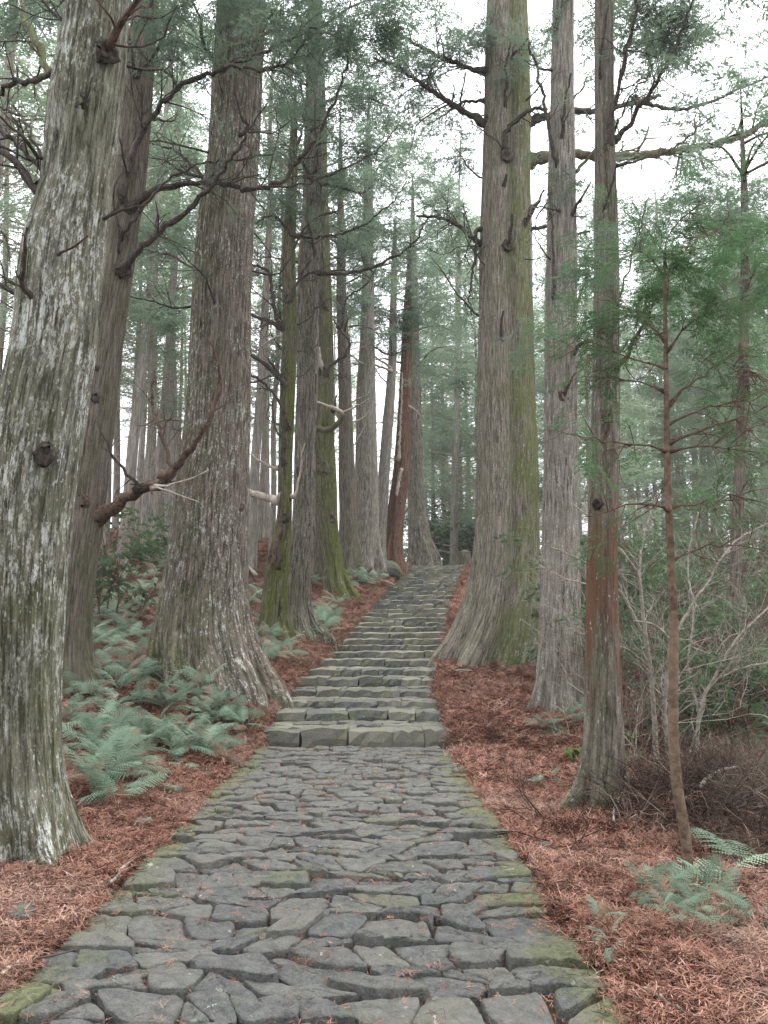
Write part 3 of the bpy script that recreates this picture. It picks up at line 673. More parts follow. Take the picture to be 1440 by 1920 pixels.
T2.branch([(318, 888), (310, 830), (296, 800), (285, 740), (290, 690)], 7, 3, 'branch_red', .2, front=-2.4, twigs=5, tl=.5)
T2.branch([(308, 910), (350, 900), (390, 883)], 4, 2, 'branch_pale', -.1, front=-2.4)
T2.branch([(300, 914), (340, 930), (378, 943)], 3, 1.5, 'branch_pale', -.2, front=-2.4)
T2.branch([(240, 130), (255, 60), (285, 0), (300, -40)], 8, 6, 'branch', -.3, twigs=6, leafy=8)
T2.branch([(252, 150), (285, 110), (310, 60), (325, 0)], 6, 4, 'branch', -.8, twigs=10, leafy=16, droop=.8)
T2.knot(175, 690, 9); T2.knot(178, 745, 8); T2.knot(232, 505, 12); T2.knot(150, 940, 12, 'branch_red')
T2.puff(310, 60, 45, 60, Y2 - 1, 22); T2.puff(640, 40, 100, 60, Y2 - 1.4, 60); T2.puff(520, 10, 90, 30, Y2 - .5, 18)
T2.dead(7, 150, 620, .8, 1.9); T2.crown_top(12, 19, 30, 3.5); T2.finish()

T3 = Tree('cedar_tree', 'giant straight-trunked cedar with flared roots rising above the fern bank', [(455, -40, 43), (450, 60, 45), (446, 120, 46), (436, 300, 47), (424, 410, 51), (415, 560, 54), (411, 700, 57), (405, 820, 62), (394, 950, 70), (386, 1060, 75), (380, 1150, 84), (384, 1230, 100), (398, 1300, 118)],
          M['giant'], top=30, nseg=230, nring=380, seed=8, ridge=.010, flute=.035, lobes=6, root_amp=.24, corr=16)
T3.branch([(362, 574), (320, 577), (275, 562), (236, 556)], 4, 2, 'branch', -.3, twigs=5, tl=.5)
T3.branch([(380, 520), (350, 495), (310, 475), (262, 468)], 4, 2, 'branch', .8, front=.2, twigs=6, tl=.6, leafy=5)
T3.branch([(392, 340), (350, 300), (310, 275), (270, 268)], 6, 3, 'branch', 1., front=.2, twigs=8, tl=.7, leafy=14)
T3.branch([(480, 72), (510, 56), (552, 52), (600, 60)], 6, 3, 'branch_pale', -.4, twigs=4, leafy=6)
T3.branch([(400, 110), (380, 80), (372, 30), (350, -20)], 6, 4, 'branch', -.8, twigs=8, leafy=14)
T3.branch([(455, 950), (442, 962), (438, 968)], 11, 6, 'branch_red', -.1)
T3.puff(300, 440, 55, 60, T3.Y + 6, 44, scale=1.2); T3.puff(290, 600, 50, 50, T3.Y + 8, 40, scale=1.2); T3.puff(430, 20, 70, 40, T3.Y - 1.2, 34); T3.puff(510, 50, 60, 40, T3.Y - .6, 18); T3.puff(350, 90, 50, 60, T3.Y + 2, 22); T3.puff(330, 320, 50, 45, T3.Y + 2.5, 14)
T3.dead(12, 130, 800, .8, 2.2); T3.crown_top(14, 30, 60, 5, 2.4); T3.finish()

T4 = Tree('cedar_tree', 'thin moss-green cedar with crooked bare limbs and a broken stub', [(552, 230, 6), (548, 330, 9), (543, 450, 11), (542, 500, 12), (544, 600, 13), (540, 720, 14), (535, 875, 13), (533, 970, 14), (524, 1040, 19), (516, 1100, 22), (512, 1168, 26), (514, 1197, 34)],
          M['mossy'], top=16, nseg=72, nring=220, seed=9, ridge=.006, flute=.07, root_amp=.25)
T4.branch([(533, 616), (516, 590), (511, 545), (503, 510), (470, 494)], 7, 4, 'branch', -.4, front=-.5, twigs=3, tl=.5)
T4.branch([(533, 620), (505, 602), (468, 590)], 8, 6, 'branch', .3, front=0, twigs=3)
T4.branch([(535, 722), (520, 706), (496, 682), (468, 664)], 8, 6, 'branch', -.5, twigs=2)
T4.branch([(537, 722), (518, 695), (502, 672)], 6, 3, 'branch', -.4)
T4.branch([(533, 872), (531, 830), (535, 785), (517, 742), (492, 716), (468, 702)], 6, 4, 'branch', -.6, front=-.9, twigs=3)
T4.branch([(547, 556), (562, 520), (582, 488)], 6, 3, 'branch', -.4, twigs=2)
T4.branch([(515, 878), (490, 866), (468, 850)], 5, 3, 'branch_pale', .3, twigs=2)
T4.branch([(520, 938), (494, 932), (466, 922), (440, 915)], 12, 9, 'branch_pale', .8, front=.2)
T4.branch([(524, 630), (505, 640), (485, 655)], 4, 2, 'branch_pale', .3, twigs=2)
T4.branch([(513, 1055), (523, 1005), (530, 955), (526, 920)], 8, 3, 'branch_red', -.2, front=-1)
T4.branch([(553, 930), (560, 900), (566, 860), (570, 830)], 4, 2, 'branch_pale', -.2, front=-.8, twigs=2)
T4.branch([(545, 440), (520, 410), (500, 405), (478, 420)], 5, 3, 'branch', .4, twigs=5, leafy=8)
T4.branch([(548, 440), (580, 445), (640, 438), (690, 415), (740, 375), (765, 340)], 4, 2, 'branch', -.5, twigs=8, leafy=8)
T4.branch([(545, 330), (520, 290), (500, 240), (490, 200)], 5, 3, 'branch_pale', .5, twigs=6, leafy=10)
T4.branch([(548, 300), (565, 250), (570, 200), (562, 150)], 5, 3, 'branch', .2, twigs=8, leafy=10)
for q in ((533, 970, 8), (540, 560, 7), (538, 800, 6), (514, 1050, 13)): T4.knot(*q)
T4.dead(16, 260, 900, .6, 1.8); T4.puff(535, 380, 45, 40, T4.Y - .6, 24); T4.puff(520, 160, 50, 60, T4.Y + .5, 40); T4.puff(515, 270, 45, 40, T4.Y - .4, 26)
T4.finish()

T5 = Tree('cedar_tree', 'tall straight grey cedar directly behind the thin mossy one', [(592, -40, 12), (588, 200, 15), (585, 400, 18), (579, 500, 20), (577, 690, 20), (572, 810, 19), (569, 970, 20), (562, 1050, 23), (557, 1130, 26), (560, 1175, 36), (566, 1195, 46)],
          M['tall'], top=27, nseg=96, nring=240, seed=12, ridge=.011, flute=.05, root_amp=.3, corr=14)
T5.branch([(595, 512), (640, 513), (700, 500), (758, 470), (782, 445), (800, 410)], 6, 3, 'branch', -.4, twigs=9, leafy=6)
T5.branch([(590, 510), (560, 522), (530, 525)], 4, 2, 'branch', -.4)
T5.branch([(600, 345), (640, 352), (680, 362), (700, 345)], 4, 2, 'branch', -.3, twigs=5, leafy=6)
T5.branch([(585, 340), (570, 310), (560, 290)], 8, 4, 'branch', -.3, twigs=4)
T5.branch([(590, 480), (585, 440), (575, 410)], 5, 3, 'branch', -.3, twigs=3)
T5.branch([(600, 200), (640, 180), (690, 185), (730, 200)], 5, 2, 'branch', -.5, twigs=10, leafy=16)
T5.puff(640, 230, 60, 80, T5.Y - .5, 52); T5.puff(660, 330, 60, 45, T5.Y, 36); T5.puff(610, 90, 60, 60, T5.Y, 44); T5.puff(690, 240, 50, 50, T5.Y + .4, 30)
T5.dead(16, 120, 760, .9, 2.4); T5.crown_top(17, 27, 40, 4, 2.4); T5.finish()

T6 = Tree('cedar_tree', 'moss-covered cedar with an elbow-shaped broken limb beside the upper steps', [(606, 330, 8), (608, 450, 10), (610, 560, 12), (612, 690, 14), (608, 805, 18), (611, 900, 20), (618, 1000, 17), (626, 1060, 19), (634, 1100, 27), (640, 1118, 33)],
          M['mossy'], top=24, nseg=80, nring=220, seed=15, ridge=.008, flute=.06, root_amp=.3)
T6.branch([(608, 690), (628, 680), (650, 660), (654, 640), (640, 620), (626, 598)], 6, 3, 'branch', -.5, twigs=3)
T6.branch([(606, 692), (600, 672), (598, 650)], 8, 4, 'branch_pale', -.2)
T6.branch([(596, 803), (618, 804), (634, 792), (645, 776)], 10, 9, 'branch_moss', -.5, front=-.9)
T6.branch([(643, 776), (628, 766), (595, 754)], 7, 4, 'branch_pale', -.2, front=-2.4)
T6.branch([(630, 768), (628, 752), (634, 738)], 4, 2, 'branch', -.1, front=-2.4)
T6.branch([(645, 772), (668, 762), (698, 746)], 4, 2, 'branch_pale', -.3, front=-2.4)
T6.branch([(640, 610), (650, 560), (690, 530), (706, 500)], 4, 2, 'branch', -.3, front=-1.5, twigs=6)
T6.branch([(612, 580), (600, 560), (596, 535)], 7, 4, 'branch', -.2, twigs=2)
T6.knot(604, 876, 11, 'branch_moss'); T6.knot(622, 972, 6, 'branch_moss'); T6.knot(606, 695, 9)
T6.puff(560, 560, 40, 50, T6.Y + 3, 30, scale=1.2); T6.puff(500, 480, 40, 60, T6.Y + 3, 36, scale=1.2); T6.puff(650, 560, 50, 50, T6.Y + 1, 30); T6.puff(640, 440, 55, 50, T6.Y + 1, 36)
T6.dead(12, 380, 860, .9, 2.3); T6.crown_top(15, 24, 30, 4, 2.2); T6.finish()

T6b = Tree('cedar_tree', 'dark brown trunk tucked behind the moss-covered cedar', [(600, 500, 12), (599, 700, 14), (598, 880, 16), (598, 1000, 18), (596, 1080, 22), (596, 1108, 28)], M['brown'], Y=T6.Y + 1.2, top=22, nseg=56, nring=140, seed=17, ridge=.009)
T6b.crown_top(13, 22, 30, 4, 2.2); T6b.finish()
T7 = Tree('cedar_tree', 'pinkish-brown cedar with moss streaks, third row behind the steps', [(640, 540, 9), (646, 700, 12), (650, 880, 15), (653, 1000, 18), (652, 1045, 24)], M['brown'], Y=33, top=24, nseg=56, nring=140, seed=18, ridge=.01)
T7.puff(655, 480, 50, 50, 34, 40, scale=1.3); T7.dead(7, 560, 850, 1, 2.4, 'branch_pale'); T7.crown_top(13, 24, 34, 4, 2.4); T7.finish()
T8 = Tree('cedar_tree', 'stout white-flecked cedar standing above the mossy boulder', [(690, 380, 9), (690, 540, 11), (689, 640, 14), (686, 750, 18), (687, 880, 21), (685, 990, 25), (682, 1042, 31)], M['pale'], Y=35, top=26, nseg=72, nring=180, seed=19, ridge=.014, flute=.06)
T8.branch([(700, 650), (730, 665), (760, 655)], 3, 2, 'branch', -.3, twigs=3); T8.branch([(698, 690), (660, 668), (648, 640)], 3, 2, 'branch_pale', -.5, twigs=3)
T8.puff(705, 590, 40, 60, 36, 30, scale=1.2); T8.puff(690, 440, 60, 60, 35, 56, scale=1.3); T8.puff(720, 330, 60, 60, 36, 50, scale=1.3)
T8.crown_top(16, 26, 40, 4.5, 2.6); T8.finish()
T9 = Tree('cedar_tree', 'slender pale cedar bowed to one side beside the dark red trunk', [(740, 470, 5), (738, 550, 6), (735, 690, 8), (727, 800, 10), (719, 900, 11), (712, 1000, 13), (708, 1040, 17)], M['pale'], Y=36.5, top=21, nseg=48, nring=140, seed=20, ridge=.008)
T9.branch([(733, 690), (700, 668), (668, 660)], 4, 2, 'branch_pale', -.5, twigs=4); T9.branch([(733, 695), (700, 685), (656, 682)], 4, 2, 'branch_pale', -.7, twigs=4)
T9.puff(745, 600, 45, 60, 37, 46, scale=1.3); T9.puff(742, 500, 45, 50, 37, 40, scale=1.3)
T9.puff(790, 560, 45, 70, 40, 50, scale=1.4); T9.puff(690, 560, 45, 45, 38, 36, scale=1.3); T9.puff(730, 420, 55, 60, 39, 50, scale=1.4); T9.puff(800, 700, 40, 50, 43, 40, scale=1.4); T9.puff(735, 640, 40, 60, 38, 30, scale=1.2); T9.dead(8, 500, 850, 1, 2.4, 'branch_pale'); T9.crown_top(14, 21, 24, 3.5, 2.4); T9.finish()
T10 = Tree('cedar_tree', 'dark red leaning cedar trunk at the top of the steps', [(768, 470, 4), (764, 600, 8), (761, 696, 11), (757, 800, 13), (749, 906, 15), (737, 1000, 19), (733, 1036, 24)], M['dead'], Y=37, top=20, nseg=56, nring=160, seed=22, ridge=.016, flute=.09)
T10.puff(768, 620, 35, 50, 36.5, 34, scale=1.2); T10.puff(775, 520, 35, 50, 37, 30, scale=1.2); T10.finish()
T10.branch([(752, 880), (747, 905), (744, 930)], 6, 5, 'branch_pale', -.3, front=-1); T10.branch([(765, 760), (785, 775), (800, 790)], 3, 1, 'branch_pale', -.3, twigs=2); T10.branch([(748, 860), (752, 760), (754, 700)], 5, 3, 'branch_pale', .0, front=-1)
T11 = Tree('cedar_tree', 'broad hazy cedar with spreading roots at the head of the steps', [(776, 640, 10), (778, 800, 13), (780, 930, 16), (786, 1000, 21), (796, 1050, 30)], M['tall'], Y=41.5, top=26, nseg=64, nring=150, seed=23, ridge=.014, flute=.07, root_amp=.4)
T11.crown_top(15, 26, 40, 4.5, 2.8); T11.finish()

# ------------------------------------------------------------------ cedars on the downhill side
R1 = Tree('cedar_tree', 'huge twin-stemmed cedar, half green with moss, its root spilling onto the steps', [(950, -60, 34), (951, 130, 41), (950, 300, 44), (947, 450, 46), (949, 600, 50), (949, 750, 53), (952, 880, 57), (951, 1000, 60), (944, 1100, 66), (930, 1180, 78), (910, 1245, 94)],
          M['twin'], top=32, nseg=230, nring=380, seed=31, ridge=.011, flute=.03, lobes=5, root_amp=.22, groove=(R(-82), .30, .28), corr=16)
R1.branch([(905, 228), (842, 192), (782, 152), (738, 122), (700, 110)], 10, 4, 'branch', -1, front=-.2, twigs=14, tl=.9, leafy=26)
R1.branch([(905, 132), (880, 128), (820, 105), (760, 70), (716, 48)], 8, 4, 'branch', -.8, front=-.2, twigs=14, tl=.9, leafy=24)
R1.branch([(898, 190), (870, 190), (840, 210), (800, 235)], 5, 2, 'branch', .8, front=.3, twigs=8, leafy=12)
R1.branch([(898, 456), (872, 432), (832, 410), (780, 404)], 7, 4, 'branch', -.4, front=-.1, twigs=10, tl=.7, leafy=10)
R1.branch([(895, 430), (888, 500), (880, 560), (884, 590)], 5, 2, 'branch', -.3, front=-.3, twigs=4)
R1.branch([(990, 300), (1060, 290), (1150, 295), (1250, 285), (1340, 270), (1400, 250), (1450, 222), (1520, 190)], 14, 10, 'branch_moss', .2, front=.35, twigs=12, tl=1., leafy=8)
R1.branch([(990, 228), (1060, 210), (1130, 208), (1200, 190), (1240, 178)], 11, 6, 'branch', 1.2, front=.35, twigs=8, tl=.8, leafy=8)
R1.branch([(1200, 190), (1260, 205), (1320, 195), (1390, 165), (1450, 140)], 6, 4, 'branch', 0, front=2.5, twigs=10, tl=.8, leafy=10)
R1.branch([(950, 288), (950, 250), (966, 228), (990, 208), (1026, 204)], 9, 5, 'branch', -.5, twigs=2)
R1.branch([(954, 458), (958, 430), (961, 402)], 7, 5, 'branch', -.3); R1.branch([(940, 640), (940, 605), (944, 582)], 6, 3, 'branch', -.25)
R1.branch([(948, 200), (950, 120), (958, 70)], 5, 3, 'branch', -.4, twigs=3); R1.branch([(945, 348), (948, 335), (950, 328)], 7, 4, 'branch', -.15)
R1.branch([(978, 432), (1005, 385), (1020, 355)], 7, 4, 'branch', -.3, twigs=3); R1.branch([(972, 425), (985, 395), (1015, 372)], 4, 3, 'branch_pale', -.4, twigs=2)
R1.branch([(990, 430), (1030, 425), (1070, 440), (1105, 432)], 6, 4, 'branch', .8, front=.3, twigs=5, leafy=6)
R1.branch([(960, 105), (978, 88), (990, 70)], 5, 3, 'branch', -.3, twigs=4, leafy=6)
R1.knot(950, 290, 10); R1.knot(952, 460, 8)
R1.puff(940, 115, 40, 22, R1.Y - 1.2, 16); R1.puff(800, 330, 45, 45, R1.Y + 8, 26, scale=1.2); R1.puff(850, 390, 35, 40, R1.Y + 8, 24, scale=1.2); R1.puff(770, 260, 40, 40, R1.Y + 6, 22, scale=1.1); R1.puff(1260, 160, 60, 40, R1.Y + 2, 16); R1.puff(1390, 130, 50, 50, R1.Y + 2, 18); R1.puff(1340, 40, 60, 40, R1.Y + 2, 18); R1.puff(1200, 90, 40, 40, R1.Y + 2, 14); R1.puff(1100, 160, 25, 50, R1.Y + 2, 12); R1.puff(1010, 200, 20, 60, R1.Y + 2, 12); R1.puff(1300, 330, 80, 35, R1.Y + 3, 26); R1.puff(845, 560, 40, 70, R1.Y + 9, 50, scale=1.3); R1.puff(850, 700, 35, 50, R1.Y + 10, 36, scale=1.3); R1.puff(850, 120, 60, 70, R1.Y, 46); R1.puff(760, 90, 60, 60, R1.Y - .5, 38); R1.puff(870, 300, 40, 50, R1.Y + 1, 26)
R1.puff(850, 440, 45, 60, R1.Y + .5, 22); R1.puff(1010, 60, 40, 50, R1.Y + 1, 26); R1.puff(880, 40, 60, 50, R1.Y, 36); R1.puff(985, 540, 25, 60, R1.Y + .5, 12)
R1.puff(1008, 900, 14, 60, R1.Y + .9, 20, .4, .7); R1.puff(1006, 740, 14, 50, R1.Y + .9, 14, .4, .7); R1.puff(800, 210, 60, 40, R1.Y + .3, 26)
R1.dead(10, 150, 780, .8, 2.2); R1.crown_top(18, 32, 60, 5, 2.6); R1.finish()

R2 = Tree('cedar_tree', 'pale grey cedar standing between the huge mossy trunk and the red-footed one', [(1056, -50, 19), (1055, 100, 20), (1054, 250, 23), (1053, 450, 27), (1052, 640, 29), (1051, 900, 31), (1051, 1140, 38), (1048, 1270, 43), (1047, 1337, 54)],
          M['pale'], top=22, nseg=110, nring=280, seed=33, ridge=.010, flute=.05, root_amp=.36, corr=12)
R2.branch([(1043, 308), (1031, 250), (1012, 155), (990, 78)], 6, 4, 'branch', -.5, twigs=4, leafy=4)
R2.branch([(1054, 262), (1059, 200), (1071, 138)], 5, 3, 'branch', -.3, twigs=1); R2.branch([(1040, 560), (1038, 470), (1030, 395)], 5, 3, 'branch', -.2)
R2.branch([(1067, 412), (1086, 378), (1108, 342)], 6, 3, 'branch', -.3, twigs=2); R2.branch([(1075, 665), (1085, 648), (1112, 638)], 6, 5, 'branch_red', -.8, twigs=3)
R2.branch([(1058, 745), (1066, 720), (1080, 700)], 6, 3, 'branch', -.3)
R2.branch([(1070, 330), (1090, 310), (1120, 275), (1140, 240)], 6, 4, 'branch_moss', -.2, front=0, twigs=5, leafy=4)
R2.branch([(1040, 60), (1050, 20), (1060, -30)], 5, 3, 'branch', -.3, twigs=4, leafy=6)
R2.knot(1057, 742, 8, 'branch_red'); R2.knot(1066, 866, 7, 'branch_red')
R2.puff(1085, 60, 30, 40, R2.Y + .6, 14); R2.puff(1100, 330, 30, 25, R2.Y - .4, 8); R2.puff(1010, 620, 30, 50, R2.Y - 1, 12, scale=.8)
R2.dead(8, 60, 700, .5, 1.4); R2.crown_top(13.5, 22, 40, 3.5, 2.); R2.finish()

R3 = Tree('cedar_tree', 'slim cedar with a rust-red lower trunk standing nearest to the sapling', [(1132, -50, 16), (1133, 100, 17), (1134, 250, 18), (1137, 450, 22), (1137, 640, 24), (1134, 850, 26), (1129, 1060, 28), (1130, 1240, 32), (1131, 1400, 37), (1124, 1470, 44), (1117, 1518, 56)],
          M['redlow'], top=13, nseg=110, nring=300, seed=35, ridge=.0055, flute=.05, root_amp=.45, lobes=4)
R3.branch([(1142, 272), (1152, 205), (1172, 105), (1200, -40)], 8, 5, 'branch', -.3, twigs=6, tl=.4, leafy=6)
R3.branch([(1155, 264), (1200, 202), (1236, 148), (1268, 85), (1305, -20)], 7, 4, 'branch', -.2, twigs=9, tl=.5, leafy=18)
R3.branch([(1133, 392), (1148, 342), (1157, 308)], 5, 3, 'branch', -.2, twigs=1); R3.branch([(1124, 150), (1129, 95), (1140, 10)], 4, 3, 'branch', -.15)
R3.branch([(1155, 312), (1200, 300), (1260, 280), (1300, 250), (1345, 215)], 4, 2, 'branch', .5, front=.2, twigs=8, tl=.4, leafy=6)
R3.branch([(1150, 700), (1185, 645), (1215, 590), (1245, 520)], 7, 4, 'branch', -.2, twigs=4, leafy=6)
R3.branch([(1160, 560), (1190, 470), (1205, 400), (1225, 350)], 3, 1.5, 'branch', .1, twigs=4)
R3.branch([(1128, 830), (1142, 790), (1140, 770)], 6, 4, 'branch_red', -.1); R3.branch([(1150, 250), (1185, 175), (1230, 120), (1250, 60)], 3, 2, 'branch', .8, front=.4, twigs=6, leafy=12)
R3.knot(1140, 780, 10, 'branch_red'); R3.knot(1120, 945, 8); R3.knot(1141, 275, 9)
R3.puff(1290, 60, 50, 50, R3.Y + .6, 26); R3.puff(1220, 20, 50, 30, R3.Y + .5, 20); R3.puff(1130, 560, 40, 55, R3.Y - .7, 18, scale=.55); R3.puff(1120, 470, 30, 30, R3.Y - .6, 8, scale=.5)
R3.crown_top(8.2, 13, 22, 2.2, 1.2); R3.finish()

R4 = Tree('cedar_tree', 'thin orange-brown trunk rising from the needle floor beyond the bare shrubs', [(1397, 420, 7), (1395, 640, 9), (1386, 900, 10), (1380, 1050, 10), (1368, 1250, 12), (1362, 1342, 15)], M['brown'], top=11.5, nseg=48, nring=140, seed=37, ridge=.006)
R4.branch([(1395, 560), (1420, 500), (1450, 470)], 4, 2, 'branch', -.2, twigs=6, leafy=6); R4.branch([(1396, 650), (1400, 690), (1405, 740)], 8, 5, 'branch_red', -.3, front=-1.5, twigs=20, tl=.4)
R4.puff(1380, 420, 60, 55, R4.Y, 50); R4.puff(1300, 400, 60, 45, R4.Y + 1, 44); R4.puff(1420, 330, 40, 40, R4.Y + 1, 16); R4.puff(1210, 420, 45, 45, R4.Y + 2, 30); R4.puff(1400, 540, 60, 50, R4.Y + 1, 40)
R4.crown_top(8.5, 11, 14, 2.5, 1.5); R4.finish()

# the young tree on the verge
S1 = Tree('conifer_sapling', 'thin brown sapling with flat green sprays beside the ferns', [(1246, 470, 2.5), (1248, 640, 4), (1250, 760, 5), (1252, 900, 6), (1258, 1050, 7), (1264, 1180, 8), (1262, 1340, 9), (1268, 1460, 10), (1284, 1560, 10), (1292, 1650, 11), (1294, 1674, 15)],
          M['sapling'], top=4.3, nseg=24, nring=150, seed=41, ridge=.0015, flute=.03, root_amp=.15)
for pts, r0, tw, lf in (([(1250, 660), (1300, 600), (1360, 560), (1440, 545)], 3, 8, 34), ([(1248, 640), (1200, 590), (1170, 575), (1120, 560)], 3, 8, 28), ([(1252, 735), (1190, 715), (1140, 705), (1070, 712)], 3, 6, 7),
                        ([(1252, 760), (1310, 710), (1370, 670), (1440, 640)], 4, 8, 20), ([(1252, 795), (1310, 770), (1370, 755), (1440, 760)], 3, 8, 8), ([(1255, 830), (1330, 800), (1400, 780), (1450, 765)], 4, 8, 10),
                        ([(1253, 845), (1180, 830), (1120, 825), (1060, 815)], 3, 6, 6), ([(1254, 845), (1320, 838), (1390, 845), (1450, 850)], 3, 7, 6), ([(1256, 955), (1220, 945), (1170, 950), (1100, 965)], 4, 6, 9),
                        ([(1258, 950), (1320, 940), (1380, 930), (1450, 915)], 3, 7, 8), ([(1260, 1050), (1310, 1030), (1370, 1020), (1440, 1020)], 3, 6, 4), ([(1247, 560), (1270, 480), (1330, 440), (1400, 430)], 3, 8, 32),
                        ([(1247, 520), (1215, 480), (1190, 470), (1160, 480)], 2.5, 6, 22), ([(1246, 500), (1255, 440), (1290, 400), (1330, 380)], 2.5, 6, 20), ([(1250, 690), (1215, 680), (1150, 665), (1080, 650)], 3, 7, 20)):
    S1.branch(pts, r0, 1.2, 'twig_dark', S1.rng.uniform(-.7, .7), front=0, twigs=tw, tl=.3, leafy=int(lf * .7), leafscale=.42, depth=2)
S1.puff(1280, 500, 90, 60, S1.Y - .1, 34, .6, .42); S1.puff(1390, 490, 70, 60, S1.Y + .1, 28, .6, .42); S1.puff(1230, 590, 80, 50, S1.Y, 24, .5, .42); S1.puff(1370, 590, 90, 50, S1.Y, 28, .5, .42); S1.puff(1110, 590, 40, 40, S1.Y + .3, 16, .3, .5)
S1.finish('hinoki', SPRAY_FLAT)

# ------------------------------------------------------------------ the plantation behind (copies of a few kinds)
def far_trunk(seed, H=20, r=.17):
    rng = np.random.default_rng(seed); C = [np.array([0, 0, -1.])]; d = rng.normal(0, .012, 2)
    for q in range(1, 8): C.append(np.array([d[0] * q * H / 7 + rng.normal(0, .05), d[1] * q * H / 7 + rng.normal(0, .05), H * q / 7]))
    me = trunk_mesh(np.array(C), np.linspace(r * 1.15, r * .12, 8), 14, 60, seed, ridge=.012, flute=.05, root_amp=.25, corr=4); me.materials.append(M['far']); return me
def far_crown(seed, z0=8, z1=21, reach=2.6, n=34, per=6):
    rng = np.random.default_rng(seed); spr = []; mb = MB()
    for q in range(n):
        t = rng.random() ** .9; z = z0 + (z1 - z0) * t; a = rng.uniform(0, 6.28); L = reach * (1 - .8 * t) * rng.uniform(.6, 1.1) + .3
        d = np.array([math.cos(a), math.sin(a), .1]); c = np.array([0, 0, z]); tip = c + d * L + np.array([0, 0, rng.uniform(-.25, .15) * L])
        mb.add(*tube(crom([c, c + d * L * .5 + [0, 0, .1], tip], 4), np.linspace(.035, .01, 4), 3, 0, rng, False))
        for _ in range(per): spr.append((c + (tip - c) * rng.uniform(.3, 1.1) + rng.normal(0, .22, 3), d, rng.uniform(.8, 1.6)))
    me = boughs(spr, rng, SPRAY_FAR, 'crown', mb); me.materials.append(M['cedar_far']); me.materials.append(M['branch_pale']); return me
def dead_twigs(seed, z0=3, z1=10, n=40):
    rng = np.random.default_rng(seed); mb = MB()
    for q in range(n):
        a = rng.uniform(0, 6.28); grow(mb, (0, 0, rng.uniform(z0, z1)), (math.cos(a), math.sin(a), rng.normal(.1, .25)), rng.uniform(.5, 1.5), .014, 1, rng, .2, .4, 2, 3)
    me = mb.mesh('dead_twigs'); me.materials.append(M['branch_pale']); return me
FT = [far_trunk(100 + q, 20 + q % 3 * 2, (.13, .16, .2, .15, .24)[q]) for q in range(5)]
FC = [far_crown(120 + q, (5.5, 5, 7, 6, 7.5)[q], (21, 22, 23, 21, 24)[q], 2.5, 46, 6) for q in range(5)]
FCL = [far_crown(160 + q, 1.2, (14, 17, 20)[q], 3.0, 100, 6) for q in range(3)]
FD = [dead_twigs(140 + q) for q in range(3)]
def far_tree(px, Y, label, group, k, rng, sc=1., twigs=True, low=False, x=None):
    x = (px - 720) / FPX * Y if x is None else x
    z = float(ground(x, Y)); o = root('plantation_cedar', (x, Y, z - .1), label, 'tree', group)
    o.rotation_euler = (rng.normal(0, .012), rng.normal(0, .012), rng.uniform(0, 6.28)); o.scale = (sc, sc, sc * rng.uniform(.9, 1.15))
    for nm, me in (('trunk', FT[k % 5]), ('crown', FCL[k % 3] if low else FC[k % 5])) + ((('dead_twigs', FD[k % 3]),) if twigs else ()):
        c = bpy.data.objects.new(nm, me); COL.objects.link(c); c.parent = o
        if nm == 'dead_twigs': c['kind'] = 'stuff'
rng = np.random.default_rng(200)
LL = 'slender plantation cedar seen between the giant trunks uphill of the path'
LG = 'plantation trees uphill of the path'
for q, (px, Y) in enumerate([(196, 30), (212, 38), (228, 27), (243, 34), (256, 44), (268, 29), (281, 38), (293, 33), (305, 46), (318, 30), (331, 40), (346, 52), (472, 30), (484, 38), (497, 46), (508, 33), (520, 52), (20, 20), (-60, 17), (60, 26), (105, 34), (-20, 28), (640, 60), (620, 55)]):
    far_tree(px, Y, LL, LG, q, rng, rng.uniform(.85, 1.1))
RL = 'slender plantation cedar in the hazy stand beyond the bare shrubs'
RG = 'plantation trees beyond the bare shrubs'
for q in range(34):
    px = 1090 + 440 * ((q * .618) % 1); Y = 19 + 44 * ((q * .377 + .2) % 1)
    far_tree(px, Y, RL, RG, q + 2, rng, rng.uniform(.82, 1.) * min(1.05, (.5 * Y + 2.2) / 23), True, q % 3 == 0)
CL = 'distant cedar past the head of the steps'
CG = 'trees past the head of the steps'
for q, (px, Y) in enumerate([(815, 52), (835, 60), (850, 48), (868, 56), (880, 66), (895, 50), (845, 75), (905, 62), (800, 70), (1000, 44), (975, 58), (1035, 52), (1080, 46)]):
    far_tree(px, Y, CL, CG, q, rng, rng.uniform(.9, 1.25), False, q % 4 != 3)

BL = 'unseen cedar carrying on the wood behind the viewer, added to block low light'
for q in range(14):  # unseen trees carrying on the wood, added to block low light from behind
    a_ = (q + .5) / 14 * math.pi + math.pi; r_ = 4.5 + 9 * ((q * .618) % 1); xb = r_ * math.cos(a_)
    far_tree(0, -1.5 + r_ * math.sin(a_), BL, 'unseen added trees behind the viewer', q, rng, .9, False, q % 4 == 0, xb + (2.4 if abs(xb) < 2 else 0))

